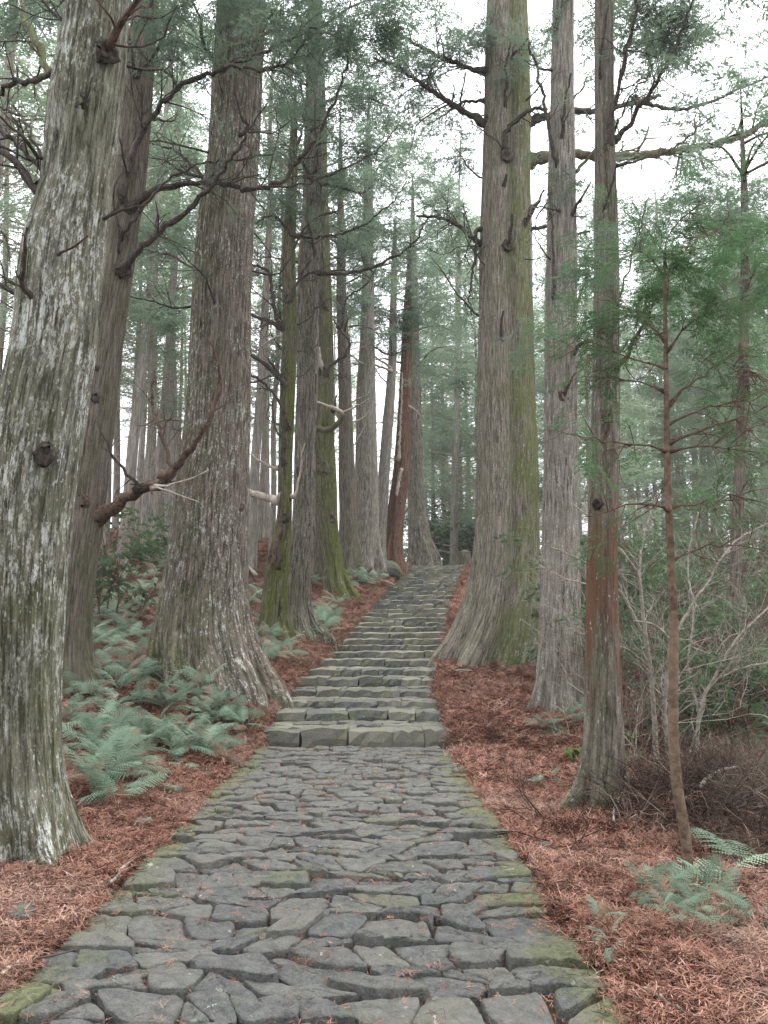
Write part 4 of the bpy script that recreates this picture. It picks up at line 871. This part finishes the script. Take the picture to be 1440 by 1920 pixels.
# ------------------------------------------------------------------ bushes
def bush_meshes(seed, h=1.6, wd=.9, n=70):
    rng = np.random.default_rng(seed); mb = MB(); ends = []
    for q in range(6):
        a = rng.uniform(0, 6.28); grow(mb, (rng.normal(0, .08), rng.normal(0, .08), -.1), (math.cos(a) * wd * .4, math.sin(a) * wd * .4, h * .6), h * rng.uniform(.5, .8), .014, 2, rng, 0, .5, 3, 4, ends, .9)
    spr = []
    for q in range(n):
        e, d = ends[int(rng.integers(len(ends)))]; spr.append((e + rng.normal(0, .12, 3), unit([d[0], d[1], rng.normal(0, .3)]), rng.uniform(.6, 1.1)))
    a = mb.mesh('stem'); a.materials.append(M['twig_dark']); b = boughs(spr, rng, SPRAY_BROAD, 'foliage'); b.materials.append(M['broad']); return a, b
BU = [bush_meshes(300 + q) for q in range(5)]
def bush(p, sc, label, group, rng, k):
    o = root('evergreen_bush', p, label, 'bush', group); o.scale = (sc, sc, sc * rng.uniform(.85, 1.2)); o.rotation_euler[2] = rng.uniform(0, 6.28)
    for nm, me in zip(('stem', 'foliage'), BU[k % 5]):
        c = bpy.data.objects.new(nm, me); COL.objects.link(c); c.parent = o
def gp(px, Y): x = (px - 720) / FPX * Y; return (x, Y, float(ground(x, Y)))
for q in range(20):
    px = 1110 + 390 * ((q * .618 + .1) % 1); Y = 11 + 17 * ((q * .29 + .4) % 1)
    bush(gp(px, Y), rng.uniform(.8, 1.5) * (1 + max(0, Y - 15) * .09), 'dark evergreen bush among the bare shrubs beyond the needle floor', 'bushes beyond the needle floor', rng, q)
for q, (px, Y, s_) in enumerate([(806, 52, 3), (830, 50, 2.4), (858, 54, 3.2), (884, 51, 2.6), (905, 56, 3)]):
    bush(gp(px, Y), s_, 'tall shadowy evergreen bush closing the view above the steps', 'bushes above the steps', rng, q)
bush(gp(212, 17.5), 1.9, 'glossy dark bush peeking out behind the slim reddish-brown cedar', None, rng, 2)
for q, (px, Y) in enumerate([(1099, 21), (1110, 24)]): bush(gp(px, Y), 2.0, 'leafy evergreen bush filling the gap behind the pale grey cedar', 'bushes behind the pale grey cedar', rng, q + 1)

# ------------------------------------------------------------------ bare shrubs
def traced_shrub(name, label, stems, Y, mat, seed, twigs=16, tl=.45, depth=2, group=None):
    rng = np.random.default_rng(seed); b = gp(stems[0][0][0][0], Y); o = root(name, b, label, 'shrub', group)
    for pts, r0, r1, dy in stems:
        W = np.array([P(a, c, Y + dy * q / (len(pts) - 1)) for q, (a, c) in enumerate(pts)]); m = max(10, int(np.linalg.norm(np.diff(W, axis=0), axis=1).sum() / .06)); C = crom(W, m) + rng.normal(0, .004, (m, 3))
        sc = Y / FPX; rad = np.linspace(r0 * .68, r1 * .5, m) * sc; mb = MB(); mb.add(*tube(C, rad, 7, .1, rng))
        for q in range(twigs):
            i = int(rng.uniform(.3, 1) * (m - 2)); d = unit(C[i + 1] - C[i]); sd_ = unit(np.cross(d, rng.normal(0, 1, 3)))
            grow(mb, C[i], d * .6 + sd_ + np.array([0, 0, .25]), tl * rng.uniform(.5, 1.3), max(.0028, rad[i] * .33), depth, rng, -.25, .6, 2, 3, None, .8)
        link('stem', mb.mesh('stem'), M[mat], o)
    return o
traced_shrub('bare_shrub', 'pale bare forked shrub standing just behind the sapling', [
    ([(1232, 1445), (1226, 1330), (1220, 1260), (1212, 1200), (1205, 1140), (1196, 1080), (1170, 1040), (1120, 985), (1075, 945)], 8, 2.5, -.8),
    ([(1256, 1440), (1246, 1330), (1252, 1250), (1256, 1205), (1240, 1180), (1216, 1168), (1190, 1165)], 8, 3, -.4),
    ([(1250, 1240), (1262, 1200), (1300, 1130), (1332, 1085), (1350, 1050), (1385, 1010), (1430, 985)], 5, 2, .4),
    ([(1212, 1200), (1170, 1120), (1130, 1075), (1080, 1045), (1020, 1020)], 4, 1.6, -.6), ([(1205, 1150), (1200, 1060), (1212, 990), (1228, 930)], 4, 2, .2),
    ([(1160, 1118), (1100, 1095), (1060, 1085), (1010, 1060)], 3, 1.3, -.2), ([(1216, 1250), (1180, 1220), (1130, 1200), (1060, 1180)], 3, 1.2, -.4)], 9.2, 'twig_pale', 5, 30, .42)
traced_shrub('bare_shrub', 'grey slanting bare shrub reaching out of the picture beyond the sapling', [
    ([(1305, 1420), (1315, 1320), (1345, 1260), (1380, 1200), (1440, 1140), (1490, 1090)], 6, 3, 0), ([(1290, 1420), (1320, 1320), (1325, 1260), (1360, 1200), (1400, 1180)], 4, 2, .4),
    ([(1330, 1280), (1400, 1250), (1460, 1240)], 3, 2, .2), ([(1312, 1340), (1290, 1250), (1300, 1150), (1290, 1050), (1310, 960)], 4, 2, .5)], 10.5, 'twig_pale', 6, 26, .5)
bs = []
def shrub_mesh(seed, mat):
    rng = np.random.default_rng(seed); mb = MB()
    for q in range(5):
        a = rng.uniform(0, 6.28); grow(mb, (rng.normal(0, .06), rng.normal(0, .06), -.1), (math.cos(a) * .35, math.sin(a) * .35, 1), rng.uniform(.9, 1.5), .008, 3, rng, -.1, .6, 3, 3, None, .75, .1)
    me = mb.mesh('stems'); me.materials.append(M[mat]); return me
BS = [shrub_mesh(400 + q, 'twig_pale' if q % 2 else 'twig_dark') for q in range(5)]
for q in range(30):
    px = 1110 + 400 * ((q * .618 + .3) % 1); Y = 9.5 + 13 * ((q * .31 + .1) % 1); p = gp(px, Y)
    o = root('bare_shrub', p, 'leafless twiggy shrub in the tangle between the sapling and the plantation', 'shrub', 'leafless shrubs in the tangle'); sc = rng.uniform(.8, 1.5) * (1 + max(0, Y - 13) * .12); o.scale = (sc, sc, sc); o.rotation_euler[2] = rng.uniform(0, 6.28)
    c = bpy.data.objects.new('stems', BS[q % 5]); COL.objects.link(c); c.parent = o

# ------------------------------------------------------------------ ferns
def frond_mesh(seed, pairs=15, L=1., dry=False):
    """a once-divided frond along +x, arched, each leaflet toothed"""
    rng = np.random.default_rng(seed); V = []; T = []; Q = []
    arch = rng.uniform(.25, .45); bend = rng.normal(0, .08)
    def ax(t): return np.array([t * L * .96, bend * t * t, arch * L * (t * 1.1 - 1.35 * t * t)])
    C = np.array([ax(t) for t in np.linspace(0, 1, 9)]); tv, tq, tt = tube(C, np.linspace(.008, .002, 9), 3, 0, rng, False); V += list(tv); Q += [list(q) for q in tq]
    for i in range(pairs):
        t = .14 + .85 * (i + .3) / pairs; p = ax(t); tg = unit(ax(t + .01) - p); pl = .27 * L * math.sin(math.pi * min(1, (t * .85 + .14))) ** .8 + .02
        for sg in (-1, 1):
            d = unit(np.array([tg[0] * .55, sg, tg[2] * .5 - .12]) + rng.normal(0, .06, 3)); nrm = unit(np.cross(d, tg) * sg + rng.normal(0, .15, 3)); u = unit(np.cross(nrm, d)); w_ = .034 * L
            m = 6; prevp = p
            for k in range(m):
                a = k / m; b = (k + 1) / m; q0 = p + d * pl * a - np.array([0, 0, .18 * pl * a * a]); q1 = p + d * pl * b - np.array([0, 0, .18 * pl * b * b]); ww = w_ * (1 - a * .75)
                n0 = len(V); V += [q0, q1, (q0 + q1) / 2 + d * pl * .05 + u * ww, (q0 + q1) / 2 + d * pl * .05 - u * ww]; T += [[n0, n0 + 1, n0 + 2], [n0, n0 + 3, n0 + 1]]
    me = make_mesh('frond', np.array(V), Q, T, {'tint': np.clip(rng.uniform(.1, 1.1) + rng.normal(0, .12, len(V)), 0, 1.3)}, False); me.materials.append(M['fern_dry' if dry else 'fern']); return me
FR = [frond_mesh(500 + q, 12 + q % 4 * 2) for q in range(8)] + [frond_mesh(510, dry=True)]
def fern(px, py, n, L, label, group, rng, p=None):
    p = hit(px, py) if p is None else p; o = root('fern', p, label, 'fern', group)
    a0 = rng.uniform(0, 6.28)
    for q in range(n):
        dry = rng.random() < .12; c = bpy.data.objects.new('frond', FR[8] if dry else FR[int(rng.integers(8))]); COL.objects.link(c); c.parent = o
        s_ = L * rng.uniform(.7, 1.15); c.scale = (s_, s_ * rng.uniform(.85, 1.2), s_); c.location = (rng.normal(0, .03), rng.normal(0, .03), rng.uniform(.0, .10) + L * .16)
        c.rotation_euler = (rng.normal(0, .4), rng.uniform(-.95, .15), a0 + q * 6.283 / n + rng.normal(0, .35))
rng = np.random.default_rng(600)
poly_ = [(140, 1310), (190, 1290), (240, 1275), (290, 1270), (330, 1290), (380, 1310), (130, 1360), (180, 1345), (230, 1330), (280, 1335), (330, 1340), (370, 1350), (410, 1340), (430, 1370), (150, 1410), (200, 1390), (250, 1380), (300, 1385), (345, 1385), (390, 1390), (180, 1440), (240, 1425), (320, 1420), (360, 1425), (400, 1420), (160, 1480), (215, 1470), (260, 1240), (220, 1225), (310, 1250), (190, 1245), (240, 1255), (285, 1235), (205, 1265), (330, 1262), (265, 1268), (175, 1275), (300, 1290), (350, 1320)]
for (a, b) in poly_ + [(a_ + 24, b_ + 12) for a_, b_ in poly_[:27]]: fern(a + rng.normal(0, 6), b + rng.normal(0, 5), int(rng.integers(6, 9)), rng.uniform(.32, .5), 'blue-green fern in the thick bank below the giant cedar', 'ferns in the bank below the giant cedar', rng)
fern(225, 1520, 6, .42, 'dark green fern hanging lowest at the front of the bank', None, rng)
fern(345, 1448, 4, .24, 'small light green fern sprig near the paved edge', None, rng)
for (a, b) in [(180, 1200), (200, 1170), (230, 1190), (170, 1140), (215, 1130), (250, 1120), (185, 1105), (230, 1085), (265, 1090), (280, 1060), (205, 1060), (240, 1150), (170, 1230), (290, 1110), (262, 1165), (195, 1215), (300, 1075), (225, 1105), (180, 1075), (195, 1045), (250, 1055), (275, 1140), (310, 1055), (320, 1045), (285, 1085), (215, 1160), (240, 1210), (265, 1200), (160, 1180), (185, 1150), (235, 1040), (290, 1040)]:
    fern(a, b, 6, rng.uniform(.4, .6), 'fern on the slope between the slim brown cedar and the giant one', 'ferns on the slope behind', rng)
for (a, b) in [(478, 1200), (500, 1225), (520, 1240), (540, 1215), (490, 1175), (470, 1240), (510, 1205), (530, 1225), (485, 1225), (505, 1245), (545, 1235)]: fern(a, b, 6, rng.uniform(.4, .55), 'fern beside the roots of the giant cedar near the lower steps', 'ferns by the lower steps', rng)
for (a, b) in [(590, 1180), (605, 1160), (595, 1140), (610, 1195), (575, 1195), (612, 1150), (600, 1170), (620, 1165), (585, 1160), (632, 1140), (608, 1180)]: fern(a, b, 6, rng.uniform(.4, .6), 'fern at the foot of the tall grey cedar', 'ferns by the tall grey cedar', rng)
for (a, b) in [(655, 1088), (670, 1092), (690, 1090), (705, 1095), (672, 1080), (650, 1100), (690, 1098)]: fern(a, b, 6, rng.uniform(.5, .7), 'fern below the mossy boulder beside the upper steps', 'ferns below the boulder', rng)
for q in range(34):
    yy = rng.uniform(18.5, 35); xx = float(cx(yy)) - HW - rng.uniform(.5, 5.5)
    if all((xx - t_.base[0]) ** 2 + (yy - t_.base[1]) ** 2 > (.55 + t_.rad[1]) ** 2 for t_ in (T4, T5, T6, T6b, T7, T8, T9, T10)): fern(0, 0, 6, rng.uniform(.5, .75), 'fern on the upper bank among the row of cedars beside the steps', 'ferns on the upper bank', rng, np.array([xx, yy, float(ground(xx, yy))]))
for (a, b) in [(748, 1050), (762, 1052), (778, 1054), (760, 1046), (735, 1052)]: fern(a, b, 6, rng.uniform(.6, .8), 'fern at the foot of the dark red leaning trunk', 'ferns at the dead trunk', rng)
for (a, b, n_, L_) in [(1215, 1690, 6, .2), (1265, 1710, 6, .24), (1320, 1700, 6, .25), (1250, 1745, 5, .18), (1345, 1730, 6, .22), (1290, 1760, 5, .17), (1235, 1712, 5, .18), (1300, 1735, 6, .2)]: fern(a, b, n_, L_, 'pale green fern in the clump at the foot of the thin sapling', 'ferns at the foot of the sapling', rng)
fern(1375, 1665, 4, .45, 'upright fern leaning against the dark brush', None, rng); fern(1420, 1755, 5, .3, 'fern cut off by the picture edge near the ground', None, rng)
for (a, b) in [(1015, 1375), (1035, 1368), (1070, 1362), (1090, 1350)]: fern(a, b, 5, .34, 'fern at the foot of the pale grey cedar', 'ferns at the pale grey cedar', rng)
for (a, b) in [(1010, 1480), (1040, 1470), (1120, 1765), (1135, 1810)]: fern(a, b, 4, .16, 'tiny fern sprig growing out of the red needle floor', 'tiny ferns on the needle floor', rng)
for (a, b) in [(1425, 1345), (1440, 1380)]: fern(a, b, 6, .45, 'dark fern clump at the picture edge beyond the slanting shrub', 'dark ferns at the edge', rng)

def sprout(px, py, n, L, label):
    p = hit(px, py); o = root('sprout', p, label, 'plant')
    for q in range(n):
        a = q * 6.283 / n + rng.normal(0, .3); l_ = L * rng.uniform(.7, 1.2); wv = l_ * .22; d = np.array([math.cos(a), math.sin(a), 0]); s_ = np.array([-d[1], d[0], 0]); V = []
        for t, w_, z in ((0, .05, .0), (.3, .8, .55), (.6, 1., .8), (.85, .6, .78), (1., .02, .65)): V += [d * t * l_ * .7 + s_ * w_ * wv + [0, 0, z * l_ - .0], d * t * l_ * .7 + [0, 0, z * l_ - .15 * wv * w_], d * t * l_ * .7 - s_ * w_ * wv + [0, 0, z * l_]]
        Q = [[k * 3 + c, k * 3 + c + 1, k * 3 + c + 4, k * 3 + c + 3] for k in range(4) for c in range(2)]
        local('leaf', make_mesh('leaf', V, Q, None, {'tint': np.full(15, rng.random())}), M['sprout'], o)
sprout(1077, 1435, 7, .26, 'yellow-green broad-leaved sprout beside the red-footed cedar'); sprout(1185, 1405, 7, .3, 'bright green upright leaves behind the red-footed cedar'); sprout(1190, 1440, 9, .2, 'low green tuft behind the red-footed cedar')

# ------------------------------------------------------------------ rocks, stump, fallen wood
def rock(px, py, sx, sy, sz, label, seed, mat='moss_stone', p=None, yaw=0., tilt=0.):
    rng = np.random.default_rng(seed); p = hit(px, py) if p is None else p; n, m = 18, 10; V = []
    pl = [(unit(rng.normal(0, 1, 3)), rng.uniform(.5, .8)) for _ in range(11)]
    for q in range(m + 1):
        for k in range(n):
            th = math.pi * q / m; a = 6.2832 * k / n; v = np.array([math.sin(th) * math.cos(a), math.sin(th) * math.sin(a), math.cos(th)])
            r = min([1.] + [c / max(1e-3, v.dot(d)) for d, c in pl if v.dot(d) > .05]); V.append(v * r * (1 + rng.normal(0, .015)))
    i = np.arange(m)[:, None] * n; j = np.arange(n)[None]; j2 = (j + 1) % n; V = np.array(V) * [sx, sy, sz]
    me = make_mesh('rock', V, np.stack([i + j, i + n + j, i + n + j2, i + j2], -1).reshape(-1, 4), None, {'tint': np.clip(rng.normal(.2, .35, len(V)), 0, 1.2)}, False); me.materials.append(M[mat])
    o = link('rock', me); o.location = Vector(p) + Vector((0, 0, sz * .25)); o.rotation_euler = (tilt, tilt * .6, yaw); o['label'] = label; o['category'] = 'rock'; return o
rock(320, 1490, .14, .12, .09, 'pale lichen-topped stone half buried in needles', 1); rock(272, 1550, .11, .09, .07, 'low mossy green stone near the edge of the paving', 2)
rock(385, 1455, .12, .1, .05, 'small dark stone at the foot of the fern bank', 3); rock(30, 1730, .10, .12, .08, 'mossy lump of stone by the lichen-streaked trunk', 4)
rock(1020, 1595, .07, .06, .05, 'round mossy stone on the red needle floor', 5); rock(960, 1490, .06, .08, .04, 'dark stone in the needles beside the paved edge', 6)
rock(722, 1078, .75, .6, .55, 'big mossy boulder with a pale face beside the upper steps', 7, yaw=.5, tilt=.3)
rock(868, 1262, .22, .15, .06, 'thin brown slab lying against the huge root', 8)

def log(pts, r, label, mat, name='fallen_branch', lift=.02, twigs=0):
    W = [hit(a, b) + [0, 0, r + lift] for a, b in pts]; m = 14; C = crom(W, m) + rng.normal(0, .004, (m, 3)); mb = MB(); mb.add(*tube(C, np.linspace(r, r * .5, m), 7, .15, rng))
    for q in range(twigs): i = int(rng.integers(3, m - 2)); grow(mb, C[i], unit(C[i + 1] - C[i]) + rng.normal(0, .6, 3) * [1, 1, .3], .15, r * .5, 1, rng, .1)
    o = link(name, mb.mesh(name), M[mat]); o['label'] = label; o['category'] = 'branch'
log([(205, 1672), (240, 1628), (285, 1608)], .012, 'thin pale twig lying across the moss at the paved edge', 'twig_pale')
log([(120, 1712), (165, 1690), (215, 1655), (250, 1620)], .010, 'brown twig pointing from the needles to the paving', 'twig_dark', twigs=2)
log([(2, 1845), (20, 1830), (38, 1815)], .012, 'stick lying on the needles at the picture edge', 'branch_pale')
log([(915, 1342), (940, 1330), (958, 1310), (955, 1290)], .014, 'curved pale stick on the red needles by the steps', 'twig_pale')
log([(912, 1440), (935, 1432), (955, 1422)], .03, 'reddish bark piece lying on the needle floor', 'branch_red')
log([(1150, 1570), (1158, 1530), (1180, 1500), (1230, 1494)], .010, 'arched pale stem in front of the dark brush', 'twig_pale', lift=.10)
log([(1310, 1500), (1345, 1470), (1390, 1455)], .022, 'broken pale log end lying in the brush', 'branch_pale', lift=.06)
log([(1330, 1330), (1380, 1335), (1440, 1340)], .03, 'pale fallen branch on the far needle floor', 'branch_pale', lift=.05)
log([(680, 1090), (705, 1072), (735, 1056)], .06, 'dark log propped against the mossy boulder', 'branch', lift=.2)
log([(480, 1085), (465, 1068), (455, 1055)], .07, 'pale broken log on the slope behind the giant cedar', 'branch_pale', lift=.05)
log([(1130, 1780), (1150, 1815), (1170, 1840)], .008, 'straw-coloured stalk beside the lower paved edge', 'twig_pale'); log([(1210, 1870), (1260, 1900), (1300, 1925)], .009, 'dry stalk lying on needles at the bottom edge', 'branch_pale')

stp = hit(872, 1054, 30); stp = np.array([(872 - 720) / FPX * 41, 41., float(ground((872 - 720) / FPX * 41, 41))])
so = root('tree_stump', stp, 'dark squat stump at the head of the steps', 'stump')
link('trunk', trunk_mesh(np.array([stp + [0, 0, -.4], stp, stp + [0, 0, .5], stp + [0, 0, 1.0]]), np.array([.5, .42, .34, .33]), 40, 40, 71, ridge=.02, flute=.08, h0=stp[2]), M['giant'], so)

# ------------------------------------------------------------------ needle litter and dead brush (nobody could count it)
def litter_piece(seed, n=7, L=.085, wd=.0036):
    rng = np.random.default_rng(seed); mb = MB()
    for q in range(n):
        a = rng.normal(0, .7) + (math.pi if rng.random() < .2 else 0); p = np.array([rng.normal(0, .02), rng.normal(0, .02), rng.uniform(.0, .02)]); d = np.array([math.cos(a), math.sin(a), rng.normal(.12, .22)]); V = []
        l_ = L * rng.uniform(.5, 1.2); k = rng.normal(0, .7); m = 4
        for r in range(m):
            s_ = np.array([-d[1], d[0], rng.normal(0, .4)]); w_ = wd * (1.0, 1.1, .9, .2)[r]; V += [p + s_ * w_ / 2, p - s_ * w_ / 2]; a += k / m; d = np.array([math.cos(a), math.sin(a), d[2] - .12]); p = p + d * l_ / (m - 1)
        mb.add(V, [[2 * r, 2 * r + 1, 2 * r + 3, 2 * r + 2] for r in range(m - 1)], None, float(rng.random()))
        for r in range(1, 3):
            c = (V[2 * r] + V[2 * r + 1]) / 2; dd_ = unit(rng.normal(0, 1, 3) * [1, 1, .4]); mb.add([c, c + dd_ * .03, c + dd_ * .015 + np.cross(dd_, [0, 0, 1]) * .005], None, [[0, 1, 2]], float(rng.random()))
    return mb.mesh('litter', False)
def scatter(name, pieces, pts, rot, scl, mat, label):
    col = bpy.data.collections.new(name + '_kinds')
    for q, me in enumerate(pieces):
        me.materials.append(mat); col.objects.link(bpy.data.objects.new(name + '_kind', me))
    me = bpy.data.meshes.new(name); me.vertices.add(len(pts)); me.vertices.foreach_set('co', np.asarray(pts, np.float32).ravel())
    a = me.attributes.new('rot', 'FLOAT_VECTOR', 'POINT'); a.data.foreach_set('vector', np.asarray(rot, np.float32).ravel())
    a = me.attributes.new('scl', 'FLOAT', 'POINT'); a.data.foreach_set('value', np.asarray(scl, np.float32))
    o = link(name, me); o['kind'] = 'stuff'; o['label'] = label; me.materials.append(mat)
    ng = bpy.data.node_groups.new(name, 'GeometryNodeTree'); ng.interface.new_socket('Geometry', in_out='INPUT', socket_type='NodeSocketGeometry'); ng.interface.new_socket('Geometry', in_out='OUTPUT', socket_type='NodeSocketGeometry')
    gi = ng.nodes.new('NodeGroupInput'); go = ng.nodes.new('NodeGroupOutput'); m2p = ng.nodes.new('GeometryNodeMeshToPoints'); ci = ng.nodes.new('GeometryNodeCollectionInfo'); ci.inputs[0].default_value = col
    ci.inputs['Separate Children'].default_value = True; ci.inputs['Reset Children'].default_value = True
    io = ng.nodes.new('GeometryNodeInstanceOnPoints'); io.inputs['Pick Instance'].default_value = True
    r_ = ng.nodes.new('GeometryNodeInputNamedAttribute'); r_.data_type = 'FLOAT_VECTOR'; r_.inputs[0].default_value = 'rot'; s_ = ng.nodes.new('GeometryNodeInputNamedAttribute'); s_.data_type = 'FLOAT'; s_.inputs[0].default_value = 'scl'
    L = ng.links.new; L(gi.outputs[0], m2p.inputs[0]); L(m2p.outputs[0], io.inputs['Points']); L(ci.outputs[0], io.inputs['Instance']); L(r_.outputs[0], io.inputs['Rotation']); L(s_.outputs[0], io.inputs['Scale']); L(io.outputs[0], go.inputs[0])
    md = o.modifiers.new('scatter', 'NODES'); md.node_group = ng; return o
rng = np.random.default_rng(900)
def field(n, x0, x1, y0, y1, power=1.):
    x = rng.uniform(x0, x1, n); y = y0 + (y1 - y0) * rng.random(n) ** power; side = np.abs(x - cx(y)) > HW - .03 + rng.normal(0, .075, n)
    bank = np.exp(-(((x - 3.2) / .75) ** 2 + ((y - 7.0) / .7) ** 2)); side &= rng.random(n) > bank * 1.1
    return x[side], y[side]
X1, Y1 = field(95000, -4.5, 5.5, 2.2, 9.0); X2, Y2_ = field(60000, -8, 9, 9, 17); X3, Y3 = field(90000, -17, 16, 17, 46)
X = np.concatenate([X1, X2, X3]); Yq = np.concatenate([Y1, Y2_, Y3]); S = np.concatenate([np.full(len(X1), 1.), np.full(len(X2), 1.5), np.full(len(X3), 1.9)]) * rng.uniform(.6, 1.4, len(X))
Zq = ground(X, Yq) + rng.uniform(0, .025, len(X))
dx = (ground(X + .03, Yq) - ground(X - .03, Yq)) / .06; dy = (ground(X, Yq + .03) - ground(X, Yq - .03)) / .06
rot = np.column_stack([np.clip(dy, -.6, .6) + rng.normal(0, .25, len(X)), np.clip(-dx, -.6, .6) + rng.normal(0, .25, len(X)), rng.uniform(0, 6.28, len(X))])
# sprigs caught in the joints of the paving, a few on top
n = 3200; yj = rng.uniform(2.5, 12, n); xj = cx(yj) + rng.uniform(-HW, HW, n)
X = np.concatenate([X, xj]); Yq = np.concatenate([Yq, yj]); Zq = np.concatenate([Zq, np.where(rng.random(n) < .11, .02, -.028 + rng.uniform(-.012, .02, n))]); S = np.concatenate([S, rng.uniform(.4, .8, n)])
rot = np.vstack([rot, np.column_stack([rng.normal(0, .15, n), rng.normal(0, .15, n), rng.uniform(0, 6.28, n)])])
scatter('fallen_needles', [litter_piece(950 + q) for q in range(12)], np.column_stack([X, Yq, Zq]), rot, S, M['litter'], 'red-brown carpet of fallen cedar needles along both sides of the path')

def brush_piece(seed):
    r = np.random.default_rng(seed); mb = MB()
    for q in range(5): grow(mb, r.normal(0, .05, 3) * [1, 1, 0], unit([r.normal(0, 1), r.normal(0, 1), r.uniform(.1, .9)]), r.uniform(.2, .5), r.choice([.0025, .0055]), 2, r, .5, .6, 2, 3)
    return mb.mesh('brush')
n = 800; bx = np.concatenate([rng.normal(3.1, .6, n), rng.uniform(2.6, 9, n)]); by = np.concatenate([rng.normal(7.2, .6, n), rng.uniform(8, 17, n)])
scatter('dead_brush', [brush_piece(980 + q) for q in range(8)], np.column_stack([bx, by, ground(bx, by)]), np.column_stack([rng.normal(0, .3, 2 * n), rng.normal(0, .3, 2 * n), rng.uniform(0, 6.28, 2 * n)]), rng.uniform(.5, 1.2, 2 * n), M['twig_litter'], 'dark tangle of dead twigs under the bare shrubs')

def stick_piece(seed):
    r = np.random.default_rng(seed); mb = MB(); L = r.uniform(.08, .3); C = np.array([(t * L, .03 * L * math.sin(t * 5 + seed), .006 + .02 * t * r.random()) for t in np.linspace(0, 1, 5)]); mb.add(*tube(C, np.linspace(.005, .0025, 5), 4, .2, r), a=r.random())
    if seed % 2: mb.add(*tube(np.array([C[2], C[2] + [.05, .05, .01]]), [.003, .002], 3, 0, r), a=.5)
    return mb.mesh('stick')
Xs, Ys = field(1500, -5, 6, 2.3, 14); n = len(Xs)
scatter('fallen_twigs', [stick_piece(1000 + q) for q in range(8)], np.column_stack([Xs, Ys, ground(Xs, Ys) + .02]), np.column_stack([rng.normal(0, .12, n), rng.normal(0, .12, n), rng.uniform(0, 6.28, n)]), rng.uniform(.6, 1.5, n), M['twig_litter'], 'small dead twigs strewn over the needle floor')

# ------------------------------------------------------------------ haze
if HAZE > 0:
    x0, x1, y0, y1, z0, z1 = -170, 170, -15, 410, -16, 46
    V = [(x, y, z) for z in (z0, z1) for y in (y0, y1) for x in (x0, x1)]
    me = make_mesh('haze', V, [[0, 2, 3, 1], [4, 5, 7, 6], [0, 1, 5, 4], [2, 6, 7, 3], [0, 4, 6, 2], [1, 3, 7, 5]], None, None, False)
    m = bpy.data.materials.new('haze'); m.use_nodes = True; nn = m.node_tree; nn.nodes.clear(); oo = nn.nodes.new('ShaderNodeOutputMaterial'); pv = nn.nodes.new('ShaderNodeVolumePrincipled')
    pv.inputs['Density'].default_value = HAZE; pv.inputs['Color'].default_value = (.93, .96, .97, 1); pv.inputs['Anisotropy'].default_value = .2; nn.links.new(pv.outputs[0], oo.inputs['Volume'])
    link('haze', me, m, kind='stuff')
